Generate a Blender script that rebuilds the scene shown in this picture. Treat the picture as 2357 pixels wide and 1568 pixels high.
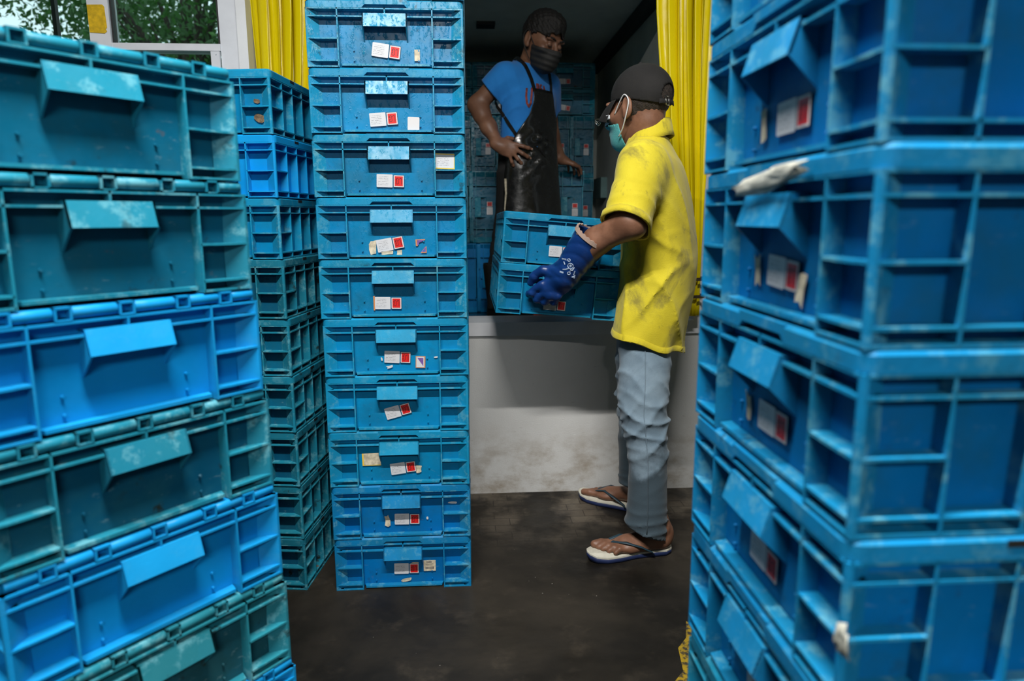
import bpy, bmesh, math, random
from mathutils import Vector, Matrix, Euler, noise as mnoise
import numpy as np

random.seed(7)
for o in list(bpy.data.objects):
    bpy.data.objects.remove(o, do_unlink=True)
SC = bpy.context.scene
COL = SC.collection
R = math.radians

# ------------------------------------------------------------------ camera
cam_d = bpy.data.cameras.new('camera')
cam = bpy.data.objects.new('camera', cam_d)
COL.objects.link(cam)
cam_d.sensor_width = 36.0
cam_d.lens = 1577.0 / 2357.0 * 36.0
cam_d.clip_start = 0.05
cam.matrix_world = (Matrix.Translation((0, 0, 1.086)) @ Matrix.Rotation(R(-3.55), 4, 'Z')
                    @ Matrix.Rotation(R(90 - 10.114), 4, 'X') @ Matrix.Rotation(R(-0.234), 4, 'Z'))
cam_d.dof.use_dof = True
cam_d.dof.focus_distance = 2.0
cam_d.dof.aperture_fstop = 3.4
SC.camera = cam

# ------------------------------------------------------------------ world, exposure
SC.view_settings.view_transform = 'Standard'
SC.view_settings.look = 'None'
SC.view_settings.gamma = 1.0
SC.view_settings.use_curve_mapping = False
SC.view_settings.exposure = 0.3
world = bpy.data.worlds.new('overcast_sky')
SC.world = world
world.use_nodes = True
bg = world.node_tree.nodes['Background']
bg.inputs['Color'].default_value = (0.80, 0.92, 1.0, 1)
bg.inputs['Strength'].default_value = 1.3

# tube lamps hang from the ceiling (fixtures are built below, with their light)
LAMPS = [  # centre, length, watts
    ((-0.15, 0.35, 2.80), 1.20, 98.0),
    ((0.30, -2.90, 2.80), 1.20, 115.0),
]

# ------------------------------------------------------------------ helpers
def tag(o, label=None, cat=None, group=None, kind=None):
    if label: o['label'] = label
    if cat: o['category'] = cat
    if group: o['group'] = group
    if kind: o['kind'] = kind
    return o

def empty(name, loc=(0, 0, 0), rz=0.0, label=None, cat=None, group=None):
    o = bpy.data.objects.new(name, None)
    COL.objects.link(o)
    o.empty_display_size = 0.05
    o.location = loc
    o.rotation_euler = (0, 0, rz)
    return tag(o, label, cat, group)

def link(name, me, parent=None, loc=None):
    o = bpy.data.objects.new(name, me)
    COL.objects.link(o)
    if parent: o.parent = parent
    if loc: o.location = loc
    return o

class MB:
    """collects geometry; build() makes one mesh object"""
    def __init__(self):
        self.v = []; self.f = []; self.w = []; self.sm = []; self.mi = []
    def face(self, idx, wear=0.0, smooth=False, mi=0):
        self.f.append(tuple(idx)); self.w.append(wear); self.sm.append(smooth); self.mi.append(mi)
    def vert(self, p):
        self.v.append(tuple(p)); return len(self.v) - 1
    def box(self, x0, x1, y0, y1, z0, z1, wear=0.0, M=None, mi=0):
        b = len(self.v)
        for z in (z0, z1):
            for (x, y) in ((x0, y0), (x1, y0), (x1, y1), (x0, y1)):
                p = Vector((x, y, z))
                self.v.append(tuple(M @ p) if M else tuple(p))
        for q in ((3, 2, 1, 0), (4, 5, 6, 7), (0, 1, 5, 4), (1, 2, 6, 5), (2, 3, 7, 6), (3, 0, 4, 7)):
            self.face([b + i for i in q], wear, False, mi)
        return self
    def loops(self, rings, close=True, caps=True, wear=0.0, smooth=True, mi=0):
        """loft between rings (lists of points with equal length)"""
        ids = [[self.vert(p) for p in r] for r in rings]
        n = len(ids[0])
        for a, b in zip(ids[:-1], ids[1:]):
            for i in range(n if close else n - 1):
                j = (i + 1) % n
                self.face((a[i], a[j], b[j], b[i]), wear, smooth, mi)
        if caps and close:
            self.face(list(reversed(ids[0])), wear, False, mi)
            self.face(ids[-1], wear, False, mi)
        return self
    def prism(self, pts, z0, z1, wear=0.0, mi=0):
        return self.loops([[(x, y, z0) for x, y in pts], [(x, y, z1) for x, y in pts]], wear=wear, smooth=False, mi=mi)
    def tube(self, path, r, n=8, wear=0.0, caps=True, mi=0, smooth=True):
        path = [Vector(p) for p in path]
        rings = []
        up = None
        for i, p in enumerate(path):
            t = (path[min(i + 1, len(path) - 1)] - path[max(i - 1, 0)])
            t = t.normalized() if t.length > 1e-9 else Vector((0, 0, 1))
            if up is None:
                up = Vector((0, 0, 1)) if abs(t.z) < .9 else Vector((0, 1, 0))
            a = t.cross(up)
            a = a.normalized()
            b = a.cross(t).normalized()
            up = b
            rr = r[i] if isinstance(r, (list, tuple)) else r
            rings.append([p + a * (rr * math.cos(k * 2 * math.pi / n)) + b * (rr * math.sin(k * 2 * math.pi / n)) for k in range(n)])
        return self.loops(rings, wear=wear, caps=caps, mi=mi, smooth=smooth)
    def mesh(self, name, mats):
        me = bpy.data.meshes.new(name)
        me.from_pydata(self.v, [], self.f)
        if not isinstance(mats, (list, tuple)): mats = [mats]
        for m in mats: me.materials.append(m)
        me.polygons.foreach_set('use_smooth', self.sm)
        me.polygons.foreach_set('material_index', self.mi)
        if any(self.w):
            at = me.attributes.new('wear', 'FLOAT', 'FACE')
            at.data.foreach_set('value', self.w)
        me.update()
        return me
    def build(self, name, mats, parent=None, loc=None):
        return link(name, self.mesh(name, mats), parent, loc)

# ------------------------------------------------------------------ materials
class NT:
    def __init__(self, name):
        self.m = bpy.data.materials.new(name)
        self.m.use_nodes = True
        self.t = self.m.node_tree
        self.t.nodes.clear()
        self.out = self.t.nodes.new('ShaderNodeOutputMaterial')
        self.bs = self.t.nodes.new('ShaderNodeBsdfPrincipled')
        self.l(self.bs.outputs[0], self.out.inputs[0])
    def n(self, typ, **kw):
        n = self.t.nodes.new(typ)
        for k, v in kw.items(): setattr(n, k, v)
        return n
    def l(self, a, b): self.t.links.new(a, b)
    def val(self, sock, v):
        if isinstance(v, bpy.types.NodeSocket): self.l(v, sock)
        elif v is not None:
            if sock.type == 'RGBA' and len(v) == 3: v = (*v, 1)
            sock.default_value = v
    def coord(self, which='Object'):
        return self.n('ShaderNodeTexCoord').outputs[which]
    def map(self, vec, scale=(1, 1, 1), loc=(0, 0, 0), rot=(0, 0, 0)):
        m = self.n('ShaderNodeMapping')
        self.val(m.inputs['Vector'], vec); m.inputs['Scale'].default_value = scale
        m.inputs['Location'].default_value = loc; m.inputs['Rotation'].default_value = rot
        return m.outputs[0]
    def vadd(self, a, b):
        m = self.n('ShaderNodeVectorMath', operation='ADD')
        self.val(m.inputs[0], a); self.val(m.inputs[1], b); return m.outputs[0]
    def noise(self, vec, scale, detail=4, rough=.55, dist=0.0):
        n = self.n('ShaderNodeTexNoise')
        self.val(n.inputs['Vector'], vec)
        n.inputs['Scale'].default_value = scale; n.inputs['Detail'].default_value = detail
        n.inputs['Roughness'].default_value = rough; n.inputs['Distortion'].default_value = dist
        return n.outputs['Fac']
    def voro(self, vec, scale, feature='F1', rnd=1.0):
        n = self.n('ShaderNodeTexVoronoi', feature=feature)
        self.val(n.inputs['Vector'], vec); n.inputs['Scale'].default_value = scale
        n.inputs['Randomness'].default_value = rnd
        return n.outputs['Distance']
    def ramp(self, fac, a, b, lo=0.0, hi=1.0):
        m = self.n('ShaderNodeMapRange', interpolation_type='SMOOTHSTEP')
        self.val(m.inputs['Value'], fac)
        m.inputs['From Min'].default_value = a; m.inputs['From Max'].default_value = b
        m.inputs['To Min'].default_value = lo; m.inputs['To Max'].default_value = hi
        return m.outputs[0]
    def math(self, op, a, b=0.5, c=None):
        m = self.n('ShaderNodeMath', operation=op)
        self.val(m.inputs[0], a); self.val(m.inputs[1], b)
        if c is not None: self.val(m.inputs[2], c)
        return m.outputs[0]
    def mix(self, fac, a, b, blend='MIX'):
        m = self.n('ShaderNodeMix', data_type='RGBA', blend_type=blend)
        self.val(m.inputs[0], fac); self.val(m.inputs[6], a); self.val(m.inputs[7], b)
        return m.outputs[2]
    def bump(self, h, strength=.3, dist=.01, normal=None):
        b = self.n('ShaderNodeBump')
        b.inputs['Strength'].default_value = strength; b.inputs['Distance'].default_value = dist
        self.l(h, b.inputs['Height'])
        if normal is not None: self.l(normal, b.inputs['Normal'])
        return b.outputs[0]
    def attr(self, name, out='Fac'):
        return self.n('ShaderNodeAttribute', attribute_name=name).outputs[out]
    def set(self, **kw):
        names = dict(color='Base Color', rough='Roughness', metal='Metallic', normal='Normal', trans='Transmission Weight',
                     ior='IOR', spec='Specular IOR Level', coat='Coat Weight', coat_rough='Coat Roughness', sheen='Sheen Weight',
                     sss='Subsurface Weight', sss_radius='Subsurface Radius', sss_scale='Subsurface Scale', alpha='Alpha', emit='Emission Color', emit_s='Emission Strength')
        for k, v in kw.items(): self.val(self.bs.inputs[names[k]], v)
        return self.m

def mat_crate():
    """moulded crate plastic: tint from the object's colour, alpha = how soiled it is, pass index = how wet"""
    t = NT('crate_plastic')
    oi = t.n('ShaderNodeObjectInfo')
    off = t.n('ShaderNodeCombineXYZ')
    r = t.math('MULTIPLY', oi.outputs['Random'], 37.0)
    for i in range(3): t.l(r, off.inputs[i])
    co = t.vadd(t.coord(), off.outputs[0])
    soil = oi.outputs['Alpha']
    base = oi.outputs['Color']
    big = t.noise(co, 7, 4)
    c = t.mix(t.ramp(big, .3, .7), base, t.mix(1.0, base, (.72, .80, .82), 'MULTIPLY'))
    c = t.mix(t.math('MULTIPLY', t.ramp(t.noise(t.vadd(co, (4.2, 1.7, 8.8)), 4.5, 5, .6), .45, .68), t.math('MULTIPLY', soil, .75)), c, t.mix(1.0, c, (.50, .58, .60), 'MULTIPLY'))
    film = t.math('MULTIPLY', t.ramp(t.noise(co, 11, 6, .65), .42, .66), t.math('MULTIPLY', soil, .75))
    c = t.mix(film, c, (.012, .098, .145))
    c = t.mix(t.math('MULTIPLY', t.attr('wear'), t.math('ADD', .12, t.math('MULTIPLY', soil, .26))), c, (.03, .40, .52))  # paler ribs and rims: wear plus light caught on edges, put into the colour
    mott = t.math('MULTIPLY', t.math('MULTIPLY', t.ramp(t.noise(co, 28, 6, .7), .50, .64), t.ramp(t.attr('wear'), .6, .8)), t.ramp(soil, .05, .6, .05, .55))
    c = t.mix(mott, c, (.16, .42, .48))
    scuff = t.math('MULTIPLY', t.ramp(t.noise(t.map(co, (1, 1, 2.2)), 46, 7, .7), .60, .74), t.math('MULTIPLY', soil, .55))
    c = t.mix(scuff, c, (.20, .34, .36))
    spots = t.math('MULTIPLY', t.ramp(t.noise(co, 23, 6, .62), .60, .70), t.ramp(soil, .1, .9))
    spots = t.math('MULTIPLY', spots, t.ramp(t.noise(co, 5, 2), .42, .56))
    c = t.mix(spots, c, (.018, .022, .016))
    rust = t.math('MULTIPLY', t.ramp(t.noise(t.vadd(co, (9.1, 3, 5)), 16, 6, .6), .68, .74), t.ramp(soil, .3, 1.0, 0, .8))
    c = t.mix(rust, c, (.16, .09, .045))
    wet = t.math('DIVIDE', oi.outputs['Object Index'], 100.0)
    drops = t.math('MULTIPLY', t.ramp(t.noise(t.map(co, (1, 1, .45)), 85, 5, .7), .52, .66), wet)
    ro = t.math('SUBTRACT', t.ramp(t.noise(co, 30, 5), .3, .7, .30, .52), t.math('MULTIPLY', drops, .24))
    h = t.math('ADD', t.math('MULTIPLY', t.noise(co, 120, 3), .15), t.math('MULTIPLY', drops, 1.2))
    return t.set(color=c, rough=ro, normal=t.bump(h, .45, .003), spec=t.math('ADD', .13, t.math('MULTIPLY', wet, .6)))

def mat_simple(name, col, rough=.5, metal=0.0, var=0.0, scale=12, bump=0.0, bscale=80, **kw):
    t = NT(name)
    co = t.coord()
    c = col
    if var:
        c = t.mix(t.ramp(t.noise(co, scale, 5), .3, .7), tuple(x * (1 - var) for x in col), tuple(min(1, x * (1 + var)) for x in col))
    k = dict(color=c, rough=rough, metal=metal)
    if bump: k['normal'] = t.bump(t.noise(co, bscale, 5), bump, .004)
    k.update(kw)
    return t.set(**k)

M = {}
M['crate'] = mat_crate()

def mat_floor():
    t = NT('wet_concrete')
    co = t.coord()
    a = t.noise(co, 1.6, 6, .6, .4)
    b = t.noise(co, 9, 8, .65)
    c = t.mix(t.ramp(a, .35, .68), (.008, .007, .0055), (.034, .028, .020))
    c = t.mix(t.ramp(b, .52, .75, 0, .5), c, (.062, .050, .036))
    # paler band of paving by the wall
    sx = t.n('ShaderNodeSeparateXYZ'); t.l(co, sx.inputs[0])
    band = t.ramp(sx.outputs[1], 2.05, 2.45)
    br = t.n('ShaderNodeTexBrick'); t.l(t.vadd(co, t.mix(1.0, t.n('ShaderNodeTexNoise').outputs['Color'], (.05, .05, 0), 'MULTIPLY')), br.inputs[0])
    br.inputs['Scale'].default_value = 4.5; br.inputs['Mortar Size'].default_value = .012; br.inputs['Mortar Smooth'].default_value = 1.0
    br.inputs['Color1'].default_value = (.25, .21, .155, 1); br.inputs['Color2'].default_value = (.17, .14, .105, 1)
    br.inputs['Mortar'].default_value = (.05, .043, .036, 1)
    c = t.mix(t.math('MULTIPLY', band, t.ramp(t.noise(co, 6, 5),   .42, .66, .0, .55)), c, br.outputs['Color'])
    sp = t.voro(co, 30)
    c = t.mix(t.math('MULTIPLY', t.ramp(sp, .06, .03), t.ramp(t.noise(co, 3), .52, .62)), c, (.30, .28, .25))
    ro = t.ramp(t.noise(co, 3.2, 5), .35, .62, .38, .70)
    h = t.math('ADD', t.math('MULTIPLY', b, .5), t.math('MULTIPLY', t.noise(co, 60, 4), .25))
    return t.set(color=c, rough=ro, normal=t.bump(h, .35, .006), spec=.3)
M['floor'] = mat_floor()

def mat_wall():
    t = NT('painted_masonry')
    co = t.coord()
    sx = t.n('ShaderNodeSeparateXYZ'); t.l(co, sx.inputs[0])
    c = t.mix(t.noise(co, 4, 6, .6), (.56, .56, .54), (.72, .72, .70))
    low = t.math('MULTIPLY', t.ramp(sx.outputs[2], .34, .06), t.ramp(t.noise(t.map(co, (1, 1, 1.6)), 5, 6, .65), .42, .68))
    c = t.mix(t.math('MULTIPLY', low, .8), c, (.27, .205, .13))
    sc = t.ramp(t.noise(t.map(co, (8, 1, 40)), 3, 4, .6), .70, .74)
    c = t.mix(t.math('MULTIPLY', sc, .35), c, (.12, .10, .08))
    g = t.noise(co, 220, 3)
    return t.set(color=c, rough=.75, normal=t.bump(g, .35, .003))
M['wall'] = mat_wall()
M['white_metal'] = mat_simple('white_coated_metal', (.74, .75, .76), .38, var=.06, scale=5)
M['alu'] = mat_simple('brushed_sill_metal', (.72, .73, .75), .42, .0, var=.08, scale=6)
M['white_frame'] = mat_simple('white_window_frame', (.66, .68, .72), .45, var=.05)
M['truck_wall'] = mat_simple('grey_truck_panel', (.60, .64, .60), .55, var=.12, scale=3, bump=.1)
M['truck_floor'] = mat_simple('wet_truck_floor', (.02, .05, .065), .18, var=.3, scale=8)
M['crate_grey'] = mat_simple('pale_teal_plastic', (.13, .24, .24), .5, var=.2)
M['black_trim'] = mat_simple('black_trim', (.012, .013, .013), .5)  # real trim, also the painted shade of the lid slots
M['ceiling'] = mat_simple('dark_roof_sheet', (.12, .13, .13), .7)  # unseen roof, coloured dark so less light bounces back
M['room_wall'] = mat_simple('dull_green_wall_paint', (.16, .19, .17), .8, var=.1)  # unseen room walls, dark colour picked to cut bounced light
M['tape'] = mat_simple('yellow_tape', (.66, .42, .01), .5, var=.2, scale=60)

def mat_pvc():
    t = NT('yellow_pvc_strip')
    co = t.coord()
    c = t.mix(t.noise(t.map(co, (1, 1, .25)), 14, 5), (.80, .64, .003), (.94, .79, .008))
    t.set(color=c, rough=t.ramp(t.noise(co, 20, 4), .3, .7, .14, .28), normal=t.bump(t.noise(t.map(co, (1, 1, .2)), 26, 3), .12, .006))
    tr = t.n('ShaderNodeBsdfTranslucent'); t.val(tr.inputs[0], (.95, .80, .01))
    mx = t.n('ShaderNodeMixShader'); mx.inputs[0].default_value = .22
    t.l(t.bs.outputs[0], mx.inputs[1]); t.l(tr.outputs[0], mx.inputs[2]); t.l(mx.outputs[0], t.out.inputs[0])
    return t.m
M['pvc'] = mat_pvc()

def mat_glass():
    t = NT('window_glass')
    g = t.n('ShaderNodeBsdfGlossy'); g.inputs['Roughness'].default_value = .02
    tr = t.n('ShaderNodeBsdfTransparent'); t.val(tr.inputs[0], (.80, .90, .88))
    mx = t.n('ShaderNodeMixShader'); mx.inputs[0].default_value = .07
    t.l(tr.outputs[0], mx.inputs[1]); t.l(g.outputs[0], mx.inputs[2]); t.l(mx.outputs[0], t.out.inputs[0])
    return t.m
M['glass'] = mat_glass()

def mat_print():
    """white paper label with rows of small grey print"""
    t = NT('printed_paper')
    uv = t.coord('Generated')
    sx = t.n('ShaderNodeSeparateXYZ'); t.l(uv, sx.inputs[0])
    X, Z = sx.outputs[0], sx.outputs[2]
    rows = t.math('FRACT', t.math('MULTIPLY', Z, 8.0))
    row_on = t.math('MULTIPLY', t.ramp(rows, .30, .38), t.ramp(rows, .72, .64))
    chars = t.ramp(t.noise(t.map(uv, (34, 1, 8)), 1.0, 2), .46, .54)
    inside = t.math('MULTIPLY', t.math('MULTIPLY', t.ramp(X, .08, .10), t.ramp(X, .78, .68)), t.math('MULTIPLY', t.ramp(Z, .08, .10), t.ramp(Z, .92, .90)))
    ink = t.math('MULTIPLY', t.math('MULTIPLY', row_on, chars), inside)
    c = t.mix(t.math('MULTIPLY', ink, .75), (.56, .57, .59), (.12, .12, .14))
    return t.set(color=c, rough=.45)
M['paper'] = mat_print()
M['red_paper'] = mat_simple('red_label_paper', (.62, .012, .010), .4)
M['white_paper'] = mat_simple('white_label_border', (.58, .57, .57), .45)
M['ink'] = mat_simple('dark_ink', (.035, .006, .008), .5)
M['navy_edge'] = mat_simple('navy_label_edge', (.012, .018, .05), .5)
M['old_paper'] = mat_simple('torn_old_paper', (.50, .44, .32), .8, var=.35, scale=60)
M['purple_paper'] = mat_simple('purple_label_paper', (.16, .08, .30), .5, var=.3, scale=80)
M['orange_paper'] = mat_simple('orange_label_edge', (.55, .22, .08), .5)
M['yellow_paper'] = mat_simple('yellow_label_edge', (.75, .50, .06), .5)
M['film'] = mat_simple('white_plastic_film', (.42, .42, .36), .3, var=.25, scale=30)

# ------------------------------------------------------------------ setting
def structure(name, mb, mat, parent=None):
    o = mb.build(name, mat, parent)
    if not parent: tag(o, kind='structure')
    return o

WY = 2.60           # face of the dock wall
floor_o = structure('floor', MB().box(-4.2, 3.4, -4.5, WY + .2, -.12, 0), M['floor'])
structure('ceiling', MB().box(-4.2, 3.4, -4.5, WY + .2, 3.10, 3.22), M['ceiling'])
structure('wall_left', MB().box(-4.3, -4.2, -4.5, WY + .2, 0, 3.10), M['room_wall'])
structure('wall_front', MB().box(-4.2, 3.4, -4.6, -4.5, 0, 3.10), M['room_wall'])
structure('wall_right', MB().box(3.4, 3.5, -4.5, WY + .2, 0, 3.10), M['room_wall'])
# dock wall: parapet under the loading opening, pier on the right, lintel, pier under the window
structure('wall_back', MB().box(-.79, 1.02, WY, WY + .16, 0, .642), M['wall'])
structure('wall_back_right', MB().box(1.02, 3.4, WY, WY + .16, 0, 3.10), M['wall'])
structure('wall_back_lintel', MB().box(-.79, 1.02, WY, WY + .16, 2.42, 3.10), M['wall'])
structure('wall_back_left', MB().box(-4.2, -.79, WY, WY + .16, 0, .85), M['wall'])
structure('wall_back_top_left', MB().box(-4.2, -.79, WY, WY + .16, 2.3, 3.10), M['wall'])
structure('wall_back_far_left', MB().box(-4.2, -2.1, WY, WY + .16, .85, 2.3), M['wall'])
structure('trim_1', MB().box(-.79, 1.02, WY - .012, WY + .175, .642, .694), M['alu'])        # sill of the opening
structure('trim_2', MB().box(-.79, -.757, WY - .02, WY + .17, .694, 2.42), M['white_metal'])  # left post
structure('trim_3', MB().box(.868, 1.02, WY - .012, WY + .17, .694, 2.42), M['white_metal'])   # right post

# window beside the opening
def window():
    fr = MB()
    y0, y1 = WY + .0, WY + .055
    fr.box(-.856, -.791, y0, y1, .85, 2.3)        # right stile
    fr.box(-1.292, -1.222, y0 - .006, y1, .85, 2.3)    # mullion
    fr.box(-2.1, -2.03, y0, y1, .85, 2.3)
    fr.box(-2.03, -.856, y0, y1, 2.22, 2.3)
    fr.box(-2.03, -.856, y0, y1, .85, .92)
    w = structure('window_1', fr, M['white_frame'])
    rail = MB().box(-1.222, -.856, y0 - .004, y1, 1.667, 1.690).box(-.888, -.858, y0 - .012, y0, 1.60, 1.664)
    rail.box(-.872, -.868, y0 - .014, y0, 1.652, 1.656)
    rail.build('window_rail', M['white_frame'], w)
    MB().box(-1.226, -1.216, y0 + .004, y0 + .03, .92, 2.22).box(-.866, -.856, y0 + .012, y0 + .03, 1.69, 2.22).build('gasket', M['black_trim'], w)
    MB().box(-1.222, -.856, y0 + .022, y0 + .028, 1.69, 2.22).build('pane', M['glass'], w)
    MB().box(-1.222, -.856, y0 + .022, y0 + .028, .92, 1.667).build('pane', M['glass'], w)
    MB().box(-2.03, -1.292, y0 + .022, y0 + .028, .92, 2.22).build('pane', M['glass'], w)
    MB().box(-1.43, -1.417, y0 + .03, y0 + .05, .92, 2.22).build('window_bar', M['black_trim'], w)
window()
tp = MB()
tp.loops([[(-1.290, WY - .0085, 1.722), (-1.240, WY - .0085, 1.719), (-1.232, WY - .0085, 1.726), (-1.236, WY - .0085, 1.733), (-1.231, WY - .0085, 1.738), (-1.234, WY - .0085, 1.806), (-1.240, WY - .0085, 1.812), (-1.291, WY - .0085, 1.811)][::-1],
          [(-1.290, WY - .0065, 1.722), (-1.240, WY - .0065, 1.719), (-1.232, WY - .0065, 1.726), (-1.236, WY - .0065, 1.733), (-1.231, WY - .0065, 1.738), (-1.234, WY - .0065, 1.806), (-1.240, WY - .0065, 1.812), (-1.291, WY - .0065, 1.811)][::-1]], smooth=False)
tag(tp.build('tape_patch', M['tape']), 'torn piece of yellow tape stuck on the white window frame', 'tape')

# truck box parked behind the opening
TZ = .545
trk = empty('truck_box', (0.2, 4.0, 0), 0, 'grey insulated truck cargo box with wet floor behind the loading opening', 'truck')
def tp_(name, x0, x1, y0, y1, z0, z1, mat):
    return MB().box(x0 - .2, x1 - .2, y0 - 4, y1 - 4, z0, z1).build(name, M[mat], trk)
tp_('box_floor', -.90, 1.06, 2.92, 5.5, TZ - .1, TZ, 'truck_floor')
tp_('box_ceiling', -.90, 1.06, 2.92, 5.5, 2.23, 2.30, 'truck_wall')
tp_('side_panel', 1.0, 1.06, 2.92, 5.5, TZ, 2.23, 'truck_wall')
tp_('side_panel', -.90, -.84, 2.92, 5.5, TZ, 2.23, 'truck_wall')
tp_('end_panel', -.84, 1.0, 5.44, 5.5, TZ, 2.23, 'truck_wall')
tp_('corner_trim', .945, 1.0, 2.93, 5.44, 2.165, 2.23, 'black_trim')
tp_('wall_block', .955, 1.0, 5.0, 5.32, 1.23, 1.375, 'crate_grey')
MB().box(-.055, .055, -.05, .05, 2.212, 2.23).build('ceiling_plate', M['black_trim'], trk, (-.08, .35, 0))

# lamps: real tube fixtures
for i, (c, L, W_) in enumerate(LAMPS):
    r_ = empty('tube_lamp', c, 0, ['white fluorescent tube lamp hanging above the crate aisle', 'white fluorescent tube lamp hanging at the rear of the room'][i], 'lamp')
    MB().box(-L / 2 - .03, L / 2 + .03, -.03, .03, .03, .075).build('housing', M['white_metal'], r_)
    tm = NT('lit_tube'); tm.set(color=(1, 1, 1), emit=(1, .98, .94), emit_s=6.0)
    MB().tube([(-L / 2, 0, 0.012), (L / 2, 0, 0.012)], .013, 10).build('tube', tm.m, r_)
    for sx in (-1, 1):
        MB().box(sx * L / 2 - .012, sx * L / 2 + .012, -.018, .018, -.006, .035).build('end_cap', M['white_metal'], r_)
        MB().tube([(sx * L * .4, 0, .075), (sx * L * .4, 0, 3.10 - c[2])], .003, 6).build('hanger', M['black_trim'], r_)
    ld = bpy.data.lights.new('tube_light', 'AREA'); ld.shape = 'RECTANGLE'; ld.size = L; ld.size_y = .03
    ld.energy = W_; ld.color = (1.0, .98, .95); ld.spread = R(180)
    lo = bpy.data.objects.new('tube_light', ld); COL.objects.link(lo); lo.parent = r_; lo.location = (0, 0, -.008)

# ------------------------------------------------------------------ crates
CW, CD, CH = .40, .60, .1633
IN = .018                       # depth of the ribbing
LZ = .1433                      # lower edge of the lid
TH = .0032

def rrect(hx, hy, r, n=4):
    pts = []
    for (sx, sy, a0) in ((1, -1, -90), (1, 1, 0), (-1, 1, 90), (-1, -1, 180)):
        for k in range(n + 1):
            a = R(a0 + 90 * k / n)
            pts.append((sx * (hx - r) + r * math.cos(a), sy * (hy - r) + r * math.sin(a)))
    return pts

def crate_body():
    b = MB()
    hx, hy = CW / 2, CD / 2
    ix, iy = hx - IN, hy - IN
    # shell, a little narrower at the base
    b.loops([[(x, y, .004) for x, y in rrect(ix - .004, iy - .004, .012)], [(x, y, LZ + .004) for x, y in rrect(ix, iy, .012)]], smooth=False)
    # corner fins
    for sx in (-1, 1):
        for sy in (-1, 1):
            p = [(ix - .014, iy - .002), (hx - .006, hy), (hx - .002, hy - .0006), (hx - .0006, hy - .002), (hx, hy - .006), (ix - .002, iy - .014)]
            p = [(sx * x, sy * y) for x, y in p]
            if sx * sy > 0: p = p[::-1]
            b.prism(p, .0, LZ, wear=.8)
    z_up, z_mid, z_low = .123, .0702, .0166
    def hrib(axis, s, a0, a1, z, wob=0.0, th=TH, wear=1.0):
        # horizontal rib on a face, bowed very slightly like moulded plastic
        n = 4
        for k in range(n):
            u0 = a0 + (a1 - a0) * k / n; u1 = a0 + (a1 - a0) * (k + 1) / n
            d0 = wob * math.sin(math.pi * k / n); d1 = wob * math.sin(math.pi * (k + 1) / n)
            zz = z + (d0 + d1) / 2
            if axis == 'x': b.box(u0, u1, *(sorted((s * (iy - .004), s * hy))), zz - th / 2, zz + th / 2, wear)
            else: b.box(*(sorted((s * (ix - .004), s * hx))), u0, u1, zz - th / 2, zz + th / 2, wear)
    for s in (-1, 1):
        # short ends
        hrib('x', s, -hx + .004, hx - .004, LZ - TH / 2)
        hrib('x', s, -hx + .004, -.054, z_up); hrib('x', s, .054, hx - .004, z_up)
        for q in (-1, 1):
            a0, a1 = sorted((q * .12, q * (hx - .004)))
            hrib('x', s, a0, a1, z_mid, -.0006); hrib('x', s, a0, a1, z_low, -.0004); hrib('x', s, a0, a1, TH / 2 + .0005)
            b.box(q * .12 - TH / 2, q * .12 + TH / 2, *sorted((s * (iy - .004), s * hy)), .0, LZ, 1.0)
        b.box(-TH / 2, TH / 2, *sorted((s * (iy - .004), s * hy)), z_up, LZ, .9)
        # bottom lip of the middle panel
        y1, y2 = s * (iy - .003), s * (hy - .004)
        pr = [(-.117, y1), (.117, y1), (.112, y2), (-.112, y2)]
        if s > 0: pr = pr[::-1]
        b.loops([[(x, y, .0045) for x, y in pr], [(x, y, .0095) for x, y in pr]][::(1 if s < 0 else 1)], smooth=False, wear=.9)
        for (u, z) in ((-.083, .045), (.083, .045), (-.083, .020), (.083, .020)):
            b.tube([(u, s * (iy - .006), z), (u, s * (iy + .0015), z)], .0022, 6)
        # long sides
        hrib('y', s, -hy + .004, hy - .004, LZ - TH / 2); hrib('y', s, -hy + .004, hy - .004, z_up)
        hrib('y', s, -hy + .004, hy - .004, z_low); hrib('y', s, -hy + .004, hy - .004, TH / 2 + .0005)
        for k in range(7):
            y = -.22 + k * .44 / 6
            b.box(*sorted((s * (ix - .004), s * hx)), y - TH / 2, y + TH / 2, .0, LZ, .9)
        for q in (-1, 1):
            a0, a1 = sorted((q * .22, q * (hy - .004)))
            hrib('y', s, a0, a1, z_mid)
    return b

def crate_grip(s):
    g = MB()
    iy, hy = CD / 2 - IN, CD / 2
    w = .0567
    zt, zb = .1305, .0965
    o0, o1 = hy + .001, hy + .0115      # the plate leans out towards its lower edge
    def P(x, y, z): return (x * (-s), y * s, z)
    def slab(pts_a, pts_b, wear):
        ids = [g.vert(P(*p)) for p in pts_a] + [g.vert(P(*p)) for p in pts_b]
        n = len(pts_a)
        g.face(list(reversed(ids[:n])), wear); g.face(ids[n:], wear)
        for i in range(n):
            j = (i + 1) % n
            g.face((ids[i], ids[j], ids[n + j], ids[n + i]), wear)
    t = .003
    slab([(-w, o0, zt), (w, o0, zt), (w, o1, zb), (-w, o1, zb)], [(-w, o0 - t, zt), (w, o0 - t, zt), (w, o1 - t, zb), (-w, o1 - t, zb)], .75)
    slab([(-w, iy - .003, zt), (w, iy - .003, zt), (w, o0, zt), (-w, o0, zt)], [(-w, iy - .003, zt - t), (w, iy - .003, zt - t), (w, o0, zt - t), (-w, o0, zt - t)], .9)
    for q in (-1, 1):
        x0, x1 = q * w, q * (w - t)
        prof = [(iy - .003, zt), (o0, zt), (o1, zb), (o1 - .002, zb - .002), (iy - .003, .064)]
        slab([(x0, y, z) for y, z in prof], [(x1, y, z) for y, z in prof], .5)
    return g

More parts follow.
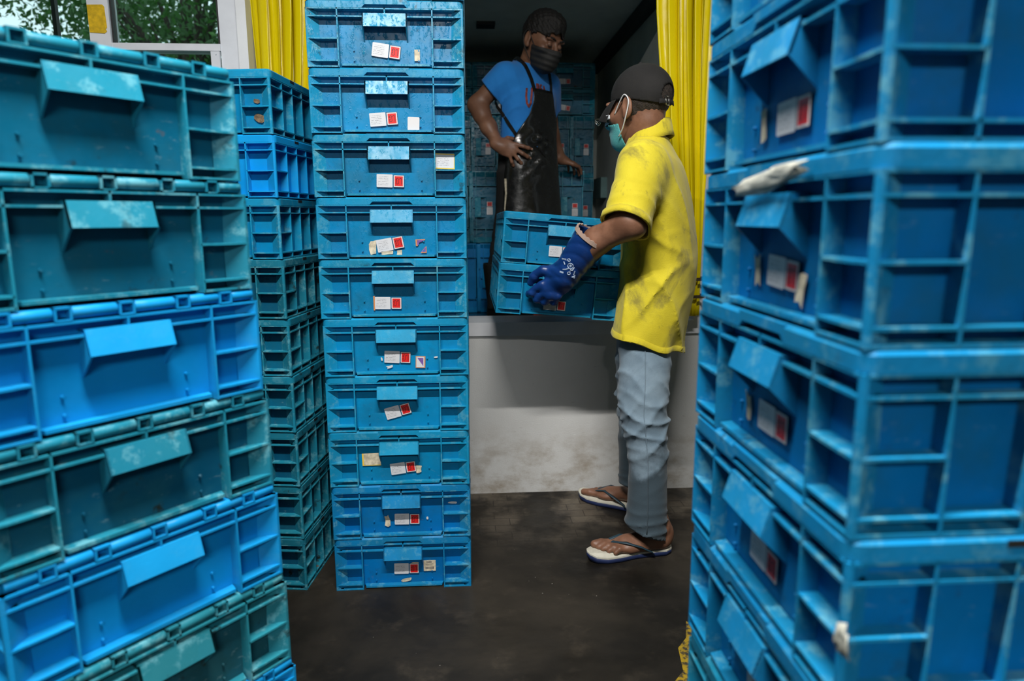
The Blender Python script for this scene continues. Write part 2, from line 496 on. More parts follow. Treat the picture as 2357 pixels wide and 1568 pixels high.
def crate_lid(hinge_pieces=True):
    l = MB()
    hx, hy = CW / 2 + .0005, CD / 2 + .0005
    z0, z1, z2 = LZ, LZ + .0105, CH - .0004
    # solid core of the lid, chamfered
    l.loops([[(x, y, z0 + .0045) for x, y in rrect(hx - .012, hy - .012, .012)], [(x, y, z2 - .003) for x, y in rrect(hx - .011, hy - .011, .012)],
             [(x, y, z2 - .0012) for x, y in rrect(hx - .017, hy - .017, .01)]], smooth=False, wear=.4)
    yh = hy - .015     # the hinge end stops short for the barrels
    # outer skirt, built as a strip that follows the outline
    out = []
    r = .016
    def arc(cx_, cy_, a0, a1, n=5):
        return [(cx_ + r * math.cos(R(a0 + (a1 - a0) * k / n)), cy_ + r * math.sin(R(a0 + (a1 - a0) * k / n))) for k in range(n + 1)]
    nx = .058
    path = [(nx, -hy)] + arc(hx - r, -hy + r, -90, 0) + [(hx, yh)]
    path2 = [(-x, y) for x, y in path]
    def strip(path, flip, za, zb, t, inset_top, wear):
        # ring sections: outer bottom, outer shoulder, inner top, inner bottom
        rings = []
        n = len(path)
        for i, (x, y) in enumerate(path):
            a = Vector(path[max(i - 1, 0)]); c = Vector(path[min(i + 1, n - 1)])
            d = (c - a).normalized(); nn = Vector((d.y, -d.x)) * (-1 if flip else 1)
            o = Vector((x, y))
            i1 = o - nn * inset_top; i2 = o - nn * t
            q = [(o.x, o.y, za), (o.x, o.y, zb - .004), (i1.x, i1.y, zb), (i2.x, i2.y, zb), (i2.x, i2.y, za)]
            rings.append(q[::-1] if flip else q)
        l.loops(rings, smooth=False, wear=wear)
    strip(path, False, z0, z2, .014, .0045, .7)
    strip(path2, True, z0, z2, .014, .0045, .7)
    # front span above the finger notch
    l.box(-nx, nx, -hy + .0, -hy + .014, z0 + .0085, z2, .7)
    for q in (-1, 1):
        p = [(q * nx, z0), (q * nx, z0 + .0085), (q * (nx - .009), z0 + .0085)]
        b = len(l.v)
        for yy in (-hy, -hy + .012):
            for (x, z) in p: l.vert((x, yy, z))
        for fc in ((0, 1, 2), (5, 4, 3), (0, 3, 4, 1), (1, 4, 5, 2), (2, 5, 3, 0)): l.face([b + i for i in fc], .6)
    # black blocks on the long sides paint the shade inside slots
    for s in (-1, 1):
        for q in (-1, 1):
            l.box(*sorted((s * (hx - .003), s * (hx + .0006))), *sorted((q * .132, q * .160)), z0 + .010, z0 + .0165, 0, mi=1)
    return l

def barrel(x0, x1):
    return MB().tube([(x0, CD / 2 - .0085, LZ + .0105), (x0 + .001, CD / 2 - .0085, LZ + .0105), (x1 - .001, CD / 2 - .0085, LZ + .0105), (x1, CD / 2 - .0085, LZ + .0105)], [.0072, .0082, .0082, .0072], 10, wear=.9)

def bracket(xc):
    b = MB(); w = .0105; y0, y1 = CD / 2 - .015, CD / 2 + .0004; z0, z1 = LZ + .0008, CH - .0008
    b.box(xc - w, xc - w + .003, y0, y1, z0, z1, .8); b.box(xc + w - .003, xc + w, y0, y1, z0, z1, .8)
    b.box(xc - w, xc + w, y0, y1, z1 - .003, z1, .8); b.box(xc - w, xc + w, y0, y1, z0, z0 + .002, .8)
    return b

BODY = crate_body().mesh('crate_body', M['crate'])
GRIP_F = crate_grip(-1).mesh('crate_grip', M['crate'])
GRIP_B = crate_grip(1).mesh('crate_grip', M['crate'])
LID = crate_lid().mesh('crate_lid', [M['crate'], M['black_trim']])
SPANS = [(-.192, -.155), (-.134, -.089), (-.067, -.011), (.011, .067), (.089, .134), (.155, .192)]
BRKS = [-.1445, -.078, 0, .078, .1445]
BARRELS = [barrel(a, b).mesh('hinge_barrel', M['crate']) for a, b in SPANS]
BRACKETS = [bracket(x).mesh('hinge_bracket', M['crate']) for x in BRKS]
def join_mb(parts):
    r_ = MB()
    for p in parts:
        b = len(r_.v); r_.v += p.v
        r_.f += [tuple(b + i for i in f) for f in p.f]; r_.w += p.w; r_.sm += p.sm; r_.mi += p.mi
    return r_
HINGE = join_mb([barrel(a, b) for a, b in SPANS] + [bracket(x) for x in BRKS]).mesh('lid_hinge', M['crate'])

# stickers: y = 0 is the panel, -y is out of it
PANEL_Y = -(CD / 2 - IN) - .0005
def flat(pts, y0=0.0, y1=-.0004):
    m = MB(); m.loops([[(x, y0, z) for x, z in pts], [(x, y1, z) for x, z in pts]], smooth=False); return m
def rect(w, h, r=.0):
    if not r: return [(-w / 2, -h / 2), (w / 2, -h / 2), (w / 2, h / 2), (-w / 2, h / 2)]
    return [(x, z) for x, z in rrect(w / 2, h / 2, r, 3)]
WHITE_L = flat(rect(.0425, .034, .002)).mesh('paper_label', M['paper'])
NAVY_L = flat(rect(.0290, .0325, .001)).mesh('red_label', M['navy_edge'])
RIM_L = flat(rect(.0270, .0305, .0012), -.0004, -.0006).mesh('label_border', M['white_paper'])
RED_L = flat(rect(.0215, .0255), -.0006, -.0008).mesh('red_field', M['red_paper'])
def stroke(m, pts, w, y=-.0008):
    for (a, b) in zip(pts[:-1], pts[1:]):
        a, b = Vector(a), Vector(b); d = (b - a)
        if d.length < 1e-6: continue
        d.normalize(); n = Vector((-d.y, d.x)) * w / 2
        a2, b2 = a - d * w * .3, b + d * w * .3
        q = [a2 - n, b2 - n, b2 + n, a2 + n]
        m.loops([[(p.x, y, p.y) for p in q], [(p.x, y - .0002, p.y) for p in q]], smooth=False)
lm = MB()
k_ = .001
stroke(lm, [(-5.2 * k_, 1.5 * k_), (-5.6 * k_, 4.5 * k_), (-7.4 * k_, 5.2 * k_), (-7.6 * k_, 2.6 * k_), (-5.2 * k_, 1.8 * k_)][::1], .0011)
stroke(lm, [(-7.3 * k_, 5.0 * k_), (-5.5 * k_, 7.6 * k_), (-2.6 * k_, 7.8 * k_), (-.8 * k_, 5.8 * k_), (-.6 * k_, -5.5 * k_), (-2.0 * k_, -7.4 * k_), (-6.0 * k_, -7.5 * k_), (-7.4 * k_, -6.0 * k_), (-7.5 * k_, -1.5 * k_), (-5.4 * k_, -1.0 * k_), (-5.0 * k_, -3.0 * k_)], .0012)
stroke(lm, [(2.0 * k_, 4.6 * k_), (3.0 * k_, 7.0 * k_), (5.2 * k_, 7.8 * k_), (7.0 * k_, 6.6 * k_), (7.3 * k_, 3.0 * k_), (7.3 * k_, -7.8 * k_)], .0013)
LETTER_L = lm.mesh('lettering', M['ink'])

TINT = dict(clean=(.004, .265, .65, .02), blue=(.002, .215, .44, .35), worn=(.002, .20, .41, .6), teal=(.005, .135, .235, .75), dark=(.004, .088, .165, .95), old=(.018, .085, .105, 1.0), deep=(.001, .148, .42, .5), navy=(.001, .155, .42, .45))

def paint(o, tint, wet):
    o.color = tint; o.pass_index = int(wet)
    return o

def sticker(root, u, z, ang, white=True, red=True):
    M4 = Matrix.Translation((u, PANEL_Y, z)) @ Matrix.Rotation(-R(ang), 4, 'Y')
    if white:
        o = link('paper_label', WHITE_L, root); o.matrix_local = M4
        o['label'] = 'white paper label with rows of small print'
    if red:
        o = link('red_label', NAVY_L, root); o.matrix_local = M4 @ Matrix.Translation((.0375, 0, 0))
        o['label'] = 'red square label with white border and dark lettering'
        for nm, me in (('label_border', RIM_L), ('red_field', RED_L), ('lettering', LETTER_L)):
            link(nm, me, o)

def crate(loc, rot, tint, label, group, wet=0, hinge=1, stick=None, both=True, name='fish_crate'):
    """rot: z angle or a 3x3/4x4 matrix"""
    root = bpy.data.objects.new(name, None); COL.objects.link(root); root.empty_display_size = .05
    if isinstance(rot, (int, float)): root.location = loc; root.rotation_euler = (0, 0, rot)
    else: root.matrix_world = Matrix.Translation(loc) @ rot.to_4x4()
    tag(root, label, 'crate', group)
    j = random.uniform(.92, 1.08)
    tint = (tint[0], tint[1] * j, tint[2] * j, min(1, tint[3] * random.uniform(.85, 1.15)))
    paint(link('body', BODY, root), tint, wet)
    gt = (tint[0] + .004, tint[1] * 1.18, tint[2] * 1.1, tint[3] * .8)
    paint(link('grip', GRIP_F, root), gt, wet)
    if both: paint(link('grip', GRIP_B, root), gt, wet)
    ld = paint(link('lid', LID, root), tint, wet)
    if hinge == 2:
        for me in BARRELS: paint(link('hinge_barrel', me, ld), tint, wet)
        for me in BRACKETS: paint(link('hinge_bracket', me, ld), tint, wet)
    elif hinge == 1:
        paint(link('hinge', HINGE, ld), tint, wet)
    if stick:
        sticker(root, *stick)
    return root

ORD = ['bottom', 'second', 'third', 'fourth', 'fifth', 'sixth', 'seventh', 'eighth', 'ninth', 'tenth', 'eleventh']
def stack(px, py, yaw, lean, n, flip, tints, describe, group, jit=.0015, **kw):
    res = []
    for k in range(n):
        z = k * CH
        a = R(yaw) + (random.uniform(-1, 1) * R(.35) if k else 0)
        x = px + lean[0] * (z + .08) - .3 * math.sin(a) + random.uniform(-jit, jit)
        y = py + lean[1] * (z + .08) + .3 * math.cos(a) + random.uniform(-jit, jit)
        res.append(crate((x, y, z), a + (math.pi if flip else 0), TINT[tints[k]], describe(k), group, **{q: (v[k] if isinstance(v, (list, tuple)) else v) for q, v in kw.items()}))
    return res

CENTER_STICK = [(-.008, .0555, -1), (-.0015, .051, -1), (-.007, .0454, 7), (-.0166, .0512, 15), (-.015, .0504, -3), (-.0327, .040, -1), (-.023, .0357, 10), (-.0156, .0433, -2), (-.028, .037, 4), (-.0154, .046, -8), (-.02, .045, 2)]
cdesc = ['blue bottom crate of the middle stack, barcode label beside its red label', 'blue crate second from the floor in the middle stack, torn paper left of its label',
         'blue crate of the middle stack with a beige yellow-edged label by its grip', 'blue crate of the middle stack whose red label is tilted most steeply',
         'blue crate of the middle stack with a purple and white square sticker', 'blue crate of the middle stack just above the one with the purple-and-white sticker',
         'blue crate of the middle stack with torn purple sticker corners', 'blue crate of the middle stack with a yellow-edged white note at upper right',
         'blue crate of the middle stack with a blank white square sticker', 'wet blue crate of the middle stack, glinting on its right side',
         'topmost blue crate of the middle stack, mostly above the picture']
CENTER = stack(-.2067, 1.9004, 0, (.0008, -.0158), 11, False, ['deep', 'deep', 'blue', 'blue', 'blue', 'worn', 'blue', 'worn', 'blue', 'worn', 'worn'],
               lambda k: cdesc[k], 'crates of the middle stack', wet=[0, 0, 0, 5, 10, 20, 30, 30, 45, 90, 80], stick=CENTER_STICK)

MD = ['dark blue bottom crate of the stack left of the middle stack'] + ['blue crate ' + ORD[k] + ' from the floor in the stack left of the middle stack' for k in range(1, 7)] + [
      'clean bright blue crate under the rust-patched one, left of the middle stack', 'blue crate with rusty brown patches, topmost of its stack, below the yellow curtain']
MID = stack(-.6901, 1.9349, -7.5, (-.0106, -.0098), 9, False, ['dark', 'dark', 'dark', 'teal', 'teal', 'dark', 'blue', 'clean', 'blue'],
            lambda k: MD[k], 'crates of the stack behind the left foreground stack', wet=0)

ldesc = {0: 'bottom crate of the left foreground stack', 1: 'clean blue crate second from the floor in the left foreground stack', 2: 'grimy grey-teal crate third from the floor in the left foreground stack',
         3: 'lower of the two bright clean blue crates in the left foreground stack', 4: 'soiled teal crate between the two bright blue crates, left foreground stack',
         5: 'upper of the two bright clean blue crates in the left foreground stack', 6: 'soiled teal crate second from the top in the left foreground stack', 7: 'soiled teal crate topmost in the left foreground stack, pale scuffed grip'}
LEFT = stack(-.4349, .9678, 51.4, (-.0269, -.0252), 8, True, ['teal', 'clean', 'old', 'clean', 'dark', 'clean', 'teal', 'teal'],
             lambda k: ldesc[k], 'crates of the left foreground stack', hinge=2)

RIGHT_STICK = [(0.0, .05, 0), (0.0, .05, 2), (-.012, .045, 0), (.0, .048, 2), (-.01, .048, -1), (-.008, .046, 0), (-.006, .048, -3), (0.0, .046, 1), (0, .05, 0), (0, .05, 0)]
rdesc = {9: 'topmost crate of the right foreground stack, cut by the top of the picture', 6: 'crate with a white plastic scrap over its grip, right foreground stack', 5: 'crate just below the one with the white plastic scrap, right foreground stack',
         7: 'crate just above the one with the white plastic scrap, right foreground stack', 3: 'fourth crate from the floor in the right foreground stack', 4: 'crate with a beige tape scrap on its corner, right foreground stack',
         8: 'second crate from the top in the right foreground stack', 2: 'third crate from the floor in the right foreground stack', 1: 'second crate from the floor in the right foreground stack', 0: 'bottom crate of the right foreground stack'}
RIGHT = stack(.3203, .7055, -90.08, (-.0032, .019), 10, False, ['navy', 'navy', 'worn', 'navy', 'navy', 'navy', 'navy', 'deep', 'navy', 'deep'],
              lambda k: 'blue ' + rdesc[k], 'crates of the right foreground stack', stick=RIGHT_STICK, wet=0)

# extra stickers on the middle stack (parts of their crates)
def patch(root, pts, mat, u, z, ang=0, name='paper_scrap', lift=0.0, label=None):
    o = flat(pts, -lift, -lift - .0004).build(name, M[mat], root)
    o.matrix_local = Matrix.Translation((u, PANEL_Y, z)) @ Matrix.Rotation(-R(ang), 4, 'Y')
    if label: o['label'] = label
    return o
M['rust'] = mat_simple('rusty_residue', (.13, .085, .045), .9, var=.6, scale=90)
def torn(w, h, n=9, rough=.35, seed=0):
    rd = random.Random(seed)
    out = []
    for k in range(n):
        a = 2 * math.pi * k / n
        q = max(abs(math.cos(a)), abs(math.sin(a)))
        s = rd.uniform(1 - rough, 1.0) / q
        out.append((w / 2 * math.cos(a) * s, h / 2 * math.sin(a) * s))
    return out
patch(CENTER[8], rect(.031, .035, .003), 'white_paper', .065, .0265, -2, 'white_sticker', label='blank white square sticker')
n_ = patch(CENTER[7], rect(.054, .040), 'yellow_paper', .146, .094, -2, 'note_label', label='white note with a yellow border')
flat(rect(.048, .034), -.0004, -.0006).build('note_sheet', M['paper'], n_)
patch(CENTER[6], torn(.020, .046, 9, .3, 2), 'old_paper', -.056, .030, 0, label='torn strip of beige paper')
patch(CENTER[6], torn(.034, .010, 8, .3, 5), 'old_paper', -.016, .0145, 4)
patch(CENTER[6], torn(.016, .014, 8, .3, 6), 'old_paper', .016, .0155, 0)
for (u, z, pts) in ((.074, .042, [(-.013, -.009), (-.008, -.009), (-.006, -.001), (.012, .006), (.013, .009), (-.013, .009)]), (.082, .022, [(-.009, -.008), (.008, -.008), (.008, .010), (.004, .007)])):
    q = patch(CENTER[6], pts, 'orange_paper', u, z, 2, 'sticker_corner', label='torn purple and orange sticker corner')
    flat([(x * .72 + .0003, z_ * .72 + .0004) for x, z_ in pts], -.0004, -.0006).build('purple_field', M['purple_paper'], q)
patch(CENTER[5], rect(.004, .040), 'orange_paper', -.056, .040, 0)
q = patch(CENTER[4], rect(.027, .034), 'orange_paper', .064, .0347, -2, 'square_sticker', label='purple and white square sticker with an orange edge')
flat([(-.0115, -.015), (.0105, -.015), (.0105, .015), (-.0115, .015)], -.0004, -.0006).build('white_field', M['white_paper'], q)
flat([(-.009, .012), (.008, .012), (.008, -.012)], -.0006, -.0008).build('purple_field', M['purple_paper'], q)
patch(CENTER[4], torn(.022, .009, 8, .4, 9), 'white_paper', -.022, .0225, 15)
patch(CENTER[4], torn(.006, .011, 6, .3, 10), 'white_paper', -.044, .045, 10)
patch(CENTER[4], torn(.014, .005, 7, .3, 12), 'white_paper', .107, .048, 5)
q = patch(CENTER[2], rect(.053, .037), 'yellow_paper', -.082, .075, 1, 'faded_label', label='faded beige label with a yellow border')
flat([(-.022, -.0165), (.0265, -.0165), (.0265, .0185), (-.022, .0185)], -.0004, -.0006).build('beige_sheet', M['old_paper'], q)
patch(CENTER[2], torn(.022, .026, 9, .35, 14), 'old_paper', .052, .042, 0)
patch(CENTER[1], torn(.017, .040, 10, .35, 15), 'old_paper', -.044, .047, 0, label='torn beige paper left of the label')
patch(CENTER[1], torn(.008, .010, 6, .3, 16), 'white_paper', .073, .052, 0)
patch(CENTER[1], torn(.030, .007, 7, .3, 17), 'white_paper', .148, .098, -3)
q = patch(CENTER[0], rect(.036, .034), 'old_paper', .076, .062, 0, 'barcode_label', label='worn beige barcode label')
bm = MB()
rd = random.Random(3); x_ = -.013
while x_ < .012:
    w_ = rd.choice((.0006, .001, .0015)); bm.box(x_, x_ + w_, -.0006, -.0004, -.011, -.003); x_ += w_ + rd.choice((.0006, .0011))
x_ = -.010
while x_ < .008:
    w_ = rd.choice((.0006, .001)); bm.box(x_, x_ + w_, -.0006, -.0004, .009, .015); x_ += w_ + .0008
bm.box(-.012, .006, -.0006, -.0004, .001, .0018); bm.box(-.012, .010, -.0006, -.0004, .0045, .0053)
bm.build('barcode', M['navy_edge'], q)
patch(CENTER[0], torn(.034, .014, 10, .4, 19), 'old_paper', .006, .018, 10)
patch(CENTER[0], torn(.030, .010, 10, .5, 20), 'old_paper', .030, .070, 4)
patch(CENTER[9], rect(.014, .028), 'old_paper', .079, .034, 0)
for k, s_ in ((7, 21), (5, 22), (6, 24)):
    patch(RIGHT[k], torn(.016, .040, 8, .4, s_), 'old_paper', -.055 if k != 5 else -.058, .045, 8)
patch(RIGHT[6], torn(.018, .036, 8, .3, 25), 'old_paper', .052, .034, -12)
patch(MID[8], torn(.030, .014, 9, .5, 31), 'rust', .155, .085, 0, 'rust_flake')
patch(MID[8], torn(.036, .026, 10, .45, 32), 'rust', .160, .042, 0, 'rust_flake')

# ------------------------------------------------------------------ crates in the truck
STAND = Matrix(((0, 0, -1), (0, 1, 0), (1, 0, 0)))
near_stick = [(-.03, .048, 0), (-.028, .05, 1), (-.03, .05, -1), (-.02, .046, 0), (-.03, .05, 0), (-.025, .047, 0)]
pos = ['first', 'second', 'third', 'fourth', 'fifth', 'sixth', 'seventh']
for k in range(6):
    xr = .659 - .1636 * k
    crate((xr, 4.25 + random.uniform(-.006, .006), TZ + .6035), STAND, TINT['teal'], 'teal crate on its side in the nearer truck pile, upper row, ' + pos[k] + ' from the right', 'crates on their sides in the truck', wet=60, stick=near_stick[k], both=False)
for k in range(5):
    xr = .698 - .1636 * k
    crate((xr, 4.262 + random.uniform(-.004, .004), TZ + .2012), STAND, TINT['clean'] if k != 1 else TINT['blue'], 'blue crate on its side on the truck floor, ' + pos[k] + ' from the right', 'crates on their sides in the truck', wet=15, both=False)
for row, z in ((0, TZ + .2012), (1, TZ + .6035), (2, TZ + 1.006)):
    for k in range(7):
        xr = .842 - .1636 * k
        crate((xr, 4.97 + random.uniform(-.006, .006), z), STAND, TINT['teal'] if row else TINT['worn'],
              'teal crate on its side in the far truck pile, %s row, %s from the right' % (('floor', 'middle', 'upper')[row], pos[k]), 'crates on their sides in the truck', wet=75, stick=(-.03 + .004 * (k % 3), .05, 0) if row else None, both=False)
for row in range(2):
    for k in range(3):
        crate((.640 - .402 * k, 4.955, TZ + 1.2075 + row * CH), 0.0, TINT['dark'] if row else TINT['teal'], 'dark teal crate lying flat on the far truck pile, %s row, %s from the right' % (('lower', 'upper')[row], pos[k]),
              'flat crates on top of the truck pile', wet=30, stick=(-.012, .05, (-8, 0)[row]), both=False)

# crates carried by the worker, tilted a little
HR = Matrix.Rotation(R(4.9), 3, 'Y') @ Matrix.Rotation(R(-.4), 3, 'X')
hb = Vector((.282, 2.503, .766))
HELD = [crate(hb, HR, TINT['blue'], 'lower of the two blue crates carried by the worker in yellow', 'crates carried by the worker', wet=10, stick=(-.022, .036, -1), both=False),
        crate(hb + HR @ Vector((.004, .002, CH + .0006)), HR, TINT['blue'], 'upper of the two blue crates carried by the worker in yellow', 'crates carried by the worker', wet=10, stick=(-.024, .047, 0), both=False)]

# ------------------------------------------------------------------ yellow strip curtains
def curtain(name, xs_top, xs_bot, label, side):
    cx_ = sum(xs_top) / len(xs_top)
    root = empty(name, (cx_, 2.53 if side > 0 else 2.645, .70), 0, label, 'curtain', 'yellow strip curtains')
    rd = random.Random(5 + side)
    n = len(xs_top)
    for i in range(n):
        yaw = R((40 if i % 2 else -26) + rd.uniform(-10, 10)) * (1 if side > 0 else -1)
        w0 = .052 + rd.uniform(-.008, .010)
        ybase = (-.012 if i % 2 else .012) + rd.uniform(-.004, .004)
        rings = []
        zs = [2.40, 2.2, 2.0, 1.8, 1.6, 1.4, 1.2, 1.05, .95, .88, .82, .76, .72]
        ph = rd.uniform(0, 6)
        for z in zs:
            t = max(0.0, min(1.0, (2.0 - z) / 1.14)); e = t ** 1.5
            x = xs_top[i] * (1 - e) + xs_bot[i] * e + .004 * math.sin(z * 5 + ph)
            w = w0 * (1 - .45 * e)
            yw = yaw * (1 + .5 * e) + .08 * math.sin(z * 4 + ph)
            sec = []
            for (side_, th) in ((0, 0), (1, .0022)):
                row = []
                for k in range(7):
                    u = -1 + k / 3
                    cv = .010 * (1 - u * u) * (1 if i % 3 else -1) + (.004 * (abs(u) > .9))
                    px_, py_ = u * w / 2, -cv + th
                    row.append((x + px_ * math.cos(yw) - py_ * math.sin(yw) - cx_, ybase * (1 - .4 * e) + px_ * math.sin(yw) + py_ * math.cos(yw), z - .70))
                sec += row if side_ == 0 else row[::-1]
            rings.append(sec)
        m = MB(); m.loops(rings, smooth=True)
        m.build('strip', M['pvc'], root)
    MB().box(min(xs_top) - cx_ - .05, max(xs_top) - cx_ + .05, -.022, .022, 1.70, 1.722).build('hanging_rail', M['alu'], root)
    for z in (.86, .795):
        xc = sum(xs_bot) / n - cx_; hw = (max(xs_bot) - min(xs_bot)) / 2 + .024
        rg = [[(xc + (hw + o) * math.cos(a), (.036 + o) * math.sin(a), z + dz - .70) for a in [2 * math.pi * k / 20 for k in range(20)]] for (o, dz) in ((0, -.006), (.003, -.006), (.003, .006), (0, .006))]
        MB().loops(rg + [rg[0]], caps=False, smooth=False).build('tie_band', M['band'], root)
    return root
M['band'] = mat_simple('brown_tie_band', (.05, .035, .015), .6)
curtain('strip_curtain', [.698, .715, .732, .749, .766, .783, .800, .817, .834, .848, .858], [.803, .809, .815, .821, .827, .833, .839, .844, .849, .854, .858], 'yellow plastic strip curtain gathered at the right of the loading opening', 1)
curtain('strip_curtain', [-.738, -.716, -.694, -.672, -.650, -.628, -.606, -.584, -.562, -.540, -.518], [-.725, -.719, -.713, -.707, -.701, -.695, -.689, -.683, -.677, -.671, -.665], 'yellow plastic strip curtain gathered beside the window, left of the opening', -1)

# ------------------------------------------------------------------ small scraps
def crumple(name, pts, mat, label, cat, loc, th=.0012):
    """pts: grid rows of points"""
    m = MB()
    ids = [[m.vert(p) for p in r] for r in pts]
    for a, b in zip(ids[:-1], ids[1:]):
        for i in range(len(a) - 1): m.face((a[i], a[i + 1], b[i + 1], b[i]), 0, True)
    o = m.build(name, M[mat], None, loc)
    s = o.modifiers.new('thickness', 'SOLIDIFY'); s.thickness = th; s.offset = 0
    return tag(o, label, cat)
rows = []
for i in range(7):
    u = i / 6
    row = []
    for k in range(5):
        v = k / 4
        y = -.016 + (.085 - .155 * u) + .006 * math.sin(9 * v + 3 * u)
        z = .010 - .022 * v * (.35 + .65 * math.sin(math.pi * (u * .85 + .1))) - .016 * (1 - u) ** 2
        x = -.003 - .006 * math.sin(math.pi * v) * (.5 + .5 * math.sin(6 * u + 1)) - .003 * math.sin(11 * u + 7 * v)
        row.append((x, y, z))
    rows.append(row)
crumple('plastic_scrap', rows, 'film', 'crumpled white plastic scrap hanging over a grip in the right foreground stack', 'scrap', (.311, .713, 1.128))
rows = []
for i in range(4):
    rows.append([(-.0035 - .004 * math.sin(2 * i + k), .006 - .006 * i + .003 * math.sin(3 * k), -.012 + .008 * k + .003 * math.sin(i * 2.1)) for k in range(4)])
crumple('tape_scrap', rows, 'film', 'small crumpled beige tape scrap stuck on a corner of the right foreground stack', 'scrap', (.3165, .513, .730))
pm = MB()
pm.prism([(.455, 1.39), (.53, 1.39), (.56, 1.52), (.588, 1.66), (.577, 1.675), (.553, 1.60), (.520, 1.56), (.505, 1.47), (.47, 1.43)], 0, .0008)
M['paint'] = NT('worn_yellow_paint'); 
_t = M['paint']; _c = _t.coord()
_t.set(color=_t.mix(_t.ramp(_t.noise(_c, 40, 6, .7), .42, .55), (.05, .042, .03), (.50, .33, .015)), rough=.5); M['paint'] = _t.m
pm.build('paint_mark', M['paint'], floor_o)

# ------------------------------------------------------------------ outside: ground and trees beyond the window
structure('floor_outside', MB().box(-30, 30, WY + .21, 40, -.3, -.15), mat_simple('yard_ground', (.10, .12, .07), .9, var=.3))
def mat_leaf():
    t = NT('leaf_green')
    co = t.coord()
    c = t.mix(t.noise(co, 1.3, 3), (.012, .045, .014), (.05, .15, .03))
    c = t.mix(t.ramp(t.noise(co, 5, 2), .55, .75), c, (.09, .22, .05))
    t.set(color=c, rough=.5)
    tr = t.n('ShaderNodeBsdfTranslucent'); t.val(tr.inputs[0], (.06, .20, .03))
    mx = t.n('ShaderNodeMixShader'); mx.inputs[0].default_value = .3
    t.l(t.bs.outputs[0], mx.inputs[1]); t.l(tr.outputs[0], mx.inputs[2]); t.l(mx.outputs[0], t.out.inputs[0])
    return t.m
M['leaf'] = mat_leaf()
M['bark'] = mat_simple('bark', (.045, .035, .026), .9, var=.4, scale=20, bump=.5)
def tree(loc, h, rad, nleaf, size, seed, label):
    root = empty('leafy_tree', loc, 0, label, 'tree', 'trees outside the window')
    rd = random.Random(seed)
    tk = MB(); tk.tube([(0, 0, 0), (.08, .03, h * .3), (-.05, .05, h * .6), (.02, 0, h * .9)], [.13, .11, .08, .03], 8)
    cl = []
    for k in range(14):
        a = rd.uniform(0, 6.28); rr = rad * rd.uniform(.2, .85); zz = h * rd.uniform(.38, 1.0)
        p = (rr * math.cos(a), rr * math.sin(a), zz)
        tk.tube([(0, .03, zz * .6), (p[0] * .5, p[1] * .5, zz * .85), p], [.04, .025, .008], 6)
        cl.append((p, rad * rd.uniform(.28, .5)))
    tk.build('trunk', M['bark'], root)
    rs = np.random.RandomState(seed)
    c = np.array([q[0] for q in cl]); cr = np.array([q[1] for q in cl])
    ix = rs.randint(0, len(cl), nleaf)
    d = rs.normal(size=(nleaf, 3)); d /= np.linalg.norm(d, axis=1)[:, None]
    P = c[ix] + d * (cr[ix] * rs.uniform(.25, 1.05, nleaf) ** .7)[:, None]
    a = rs.normal(size=(nleaf, 3)); a /= np.linalg.norm(a, axis=1)[:, None]
    b = np.cross(a, rs.normal(size=(nleaf, 3))); b /= np.linalg.norm(b, axis=1)[:, None]
    nn = np.cross(a, b)
    s = (size * rs.uniform(.6, 1.3, nleaf))[:, None]
    V = np.stack([P - a * s, P + b * s * .42 + nn * s * .1, P + a * s, P - b * s * .42 + nn * s * .1], 1).reshape(-1, 3)
    F = np.arange(nleaf * 4).reshape(-1, 4)
    me = bpy.data.meshes.new('foliage'); me.from_pydata(V.tolist(), [], F.tolist()); me.materials.append(M['leaf'])
    o = link('foliage', me, root); o['kind'] = 'stuff'
tree((-3.1, 8.4, -.15), 5.2, 1.75, 12000, .045, 2, 'leafy green tree nearest behind the right window pane')
tree((-7.0, 9.6, -.15), 5.6, 1.9, 14000, .05, 1, 'dense dark green tree behind the left window pane')
tree((-5.2, 14.6, -.15), 7.6, 2.5, 9000, .08, 3, 'tall tree farthest back outside, seen between the nearer two')
tree((-11.4, 12.4, -.15), 6.5, 2.3, 8000, .09, 4, 'broad tree at the far left outside the window')

# ================================================================== people
# bodies and clothes are grown as smooth implicit surfaces and meshed on a grid
def V3(*a): return np.array(a, float)
def smin(a, b, k):
    h = np.clip(.5 + .5 * (b - a) / k, 0, 1)
    return b * (1 - h) + a * h - k * h * (1 - h)
def smax(a, b, k): return -smin(-a, -b, k)
def seg(P, a, b, ra, rb):
    a = np.asarray(a, float); b = np.asarray(b, float); ab = b - a
    t = np.clip(((P - a) @ ab) / (ab @ ab), 0, 1)
    return np.linalg.norm(P - a - t[:, None] * ab, axis=1) - (ra + (rb - ra) * t)
def chain(P, pts, rad, k=.01):
    d = None
    for (a, b, ra, rb) in zip(pts[:-1], pts[1:], rad[:-1], rad[1:]):
        q = seg(P, a, b, ra, rb)
        d = q if d is None else smin(d, q, k)
    return d
def ell(P, c, r, F=None):
    Q = P - np.asarray(c, float)
    if F is not None: Q = Q @ F          # F columns are the local axes
    r = np.asarray(r, float)
    k0 = np.linalg.norm(Q / r, axis=1); k1 = np.linalg.norm(Q / (r * r), axis=1)
    return k0 * (k0 - 1) / np.maximum(k1, 1e-6)
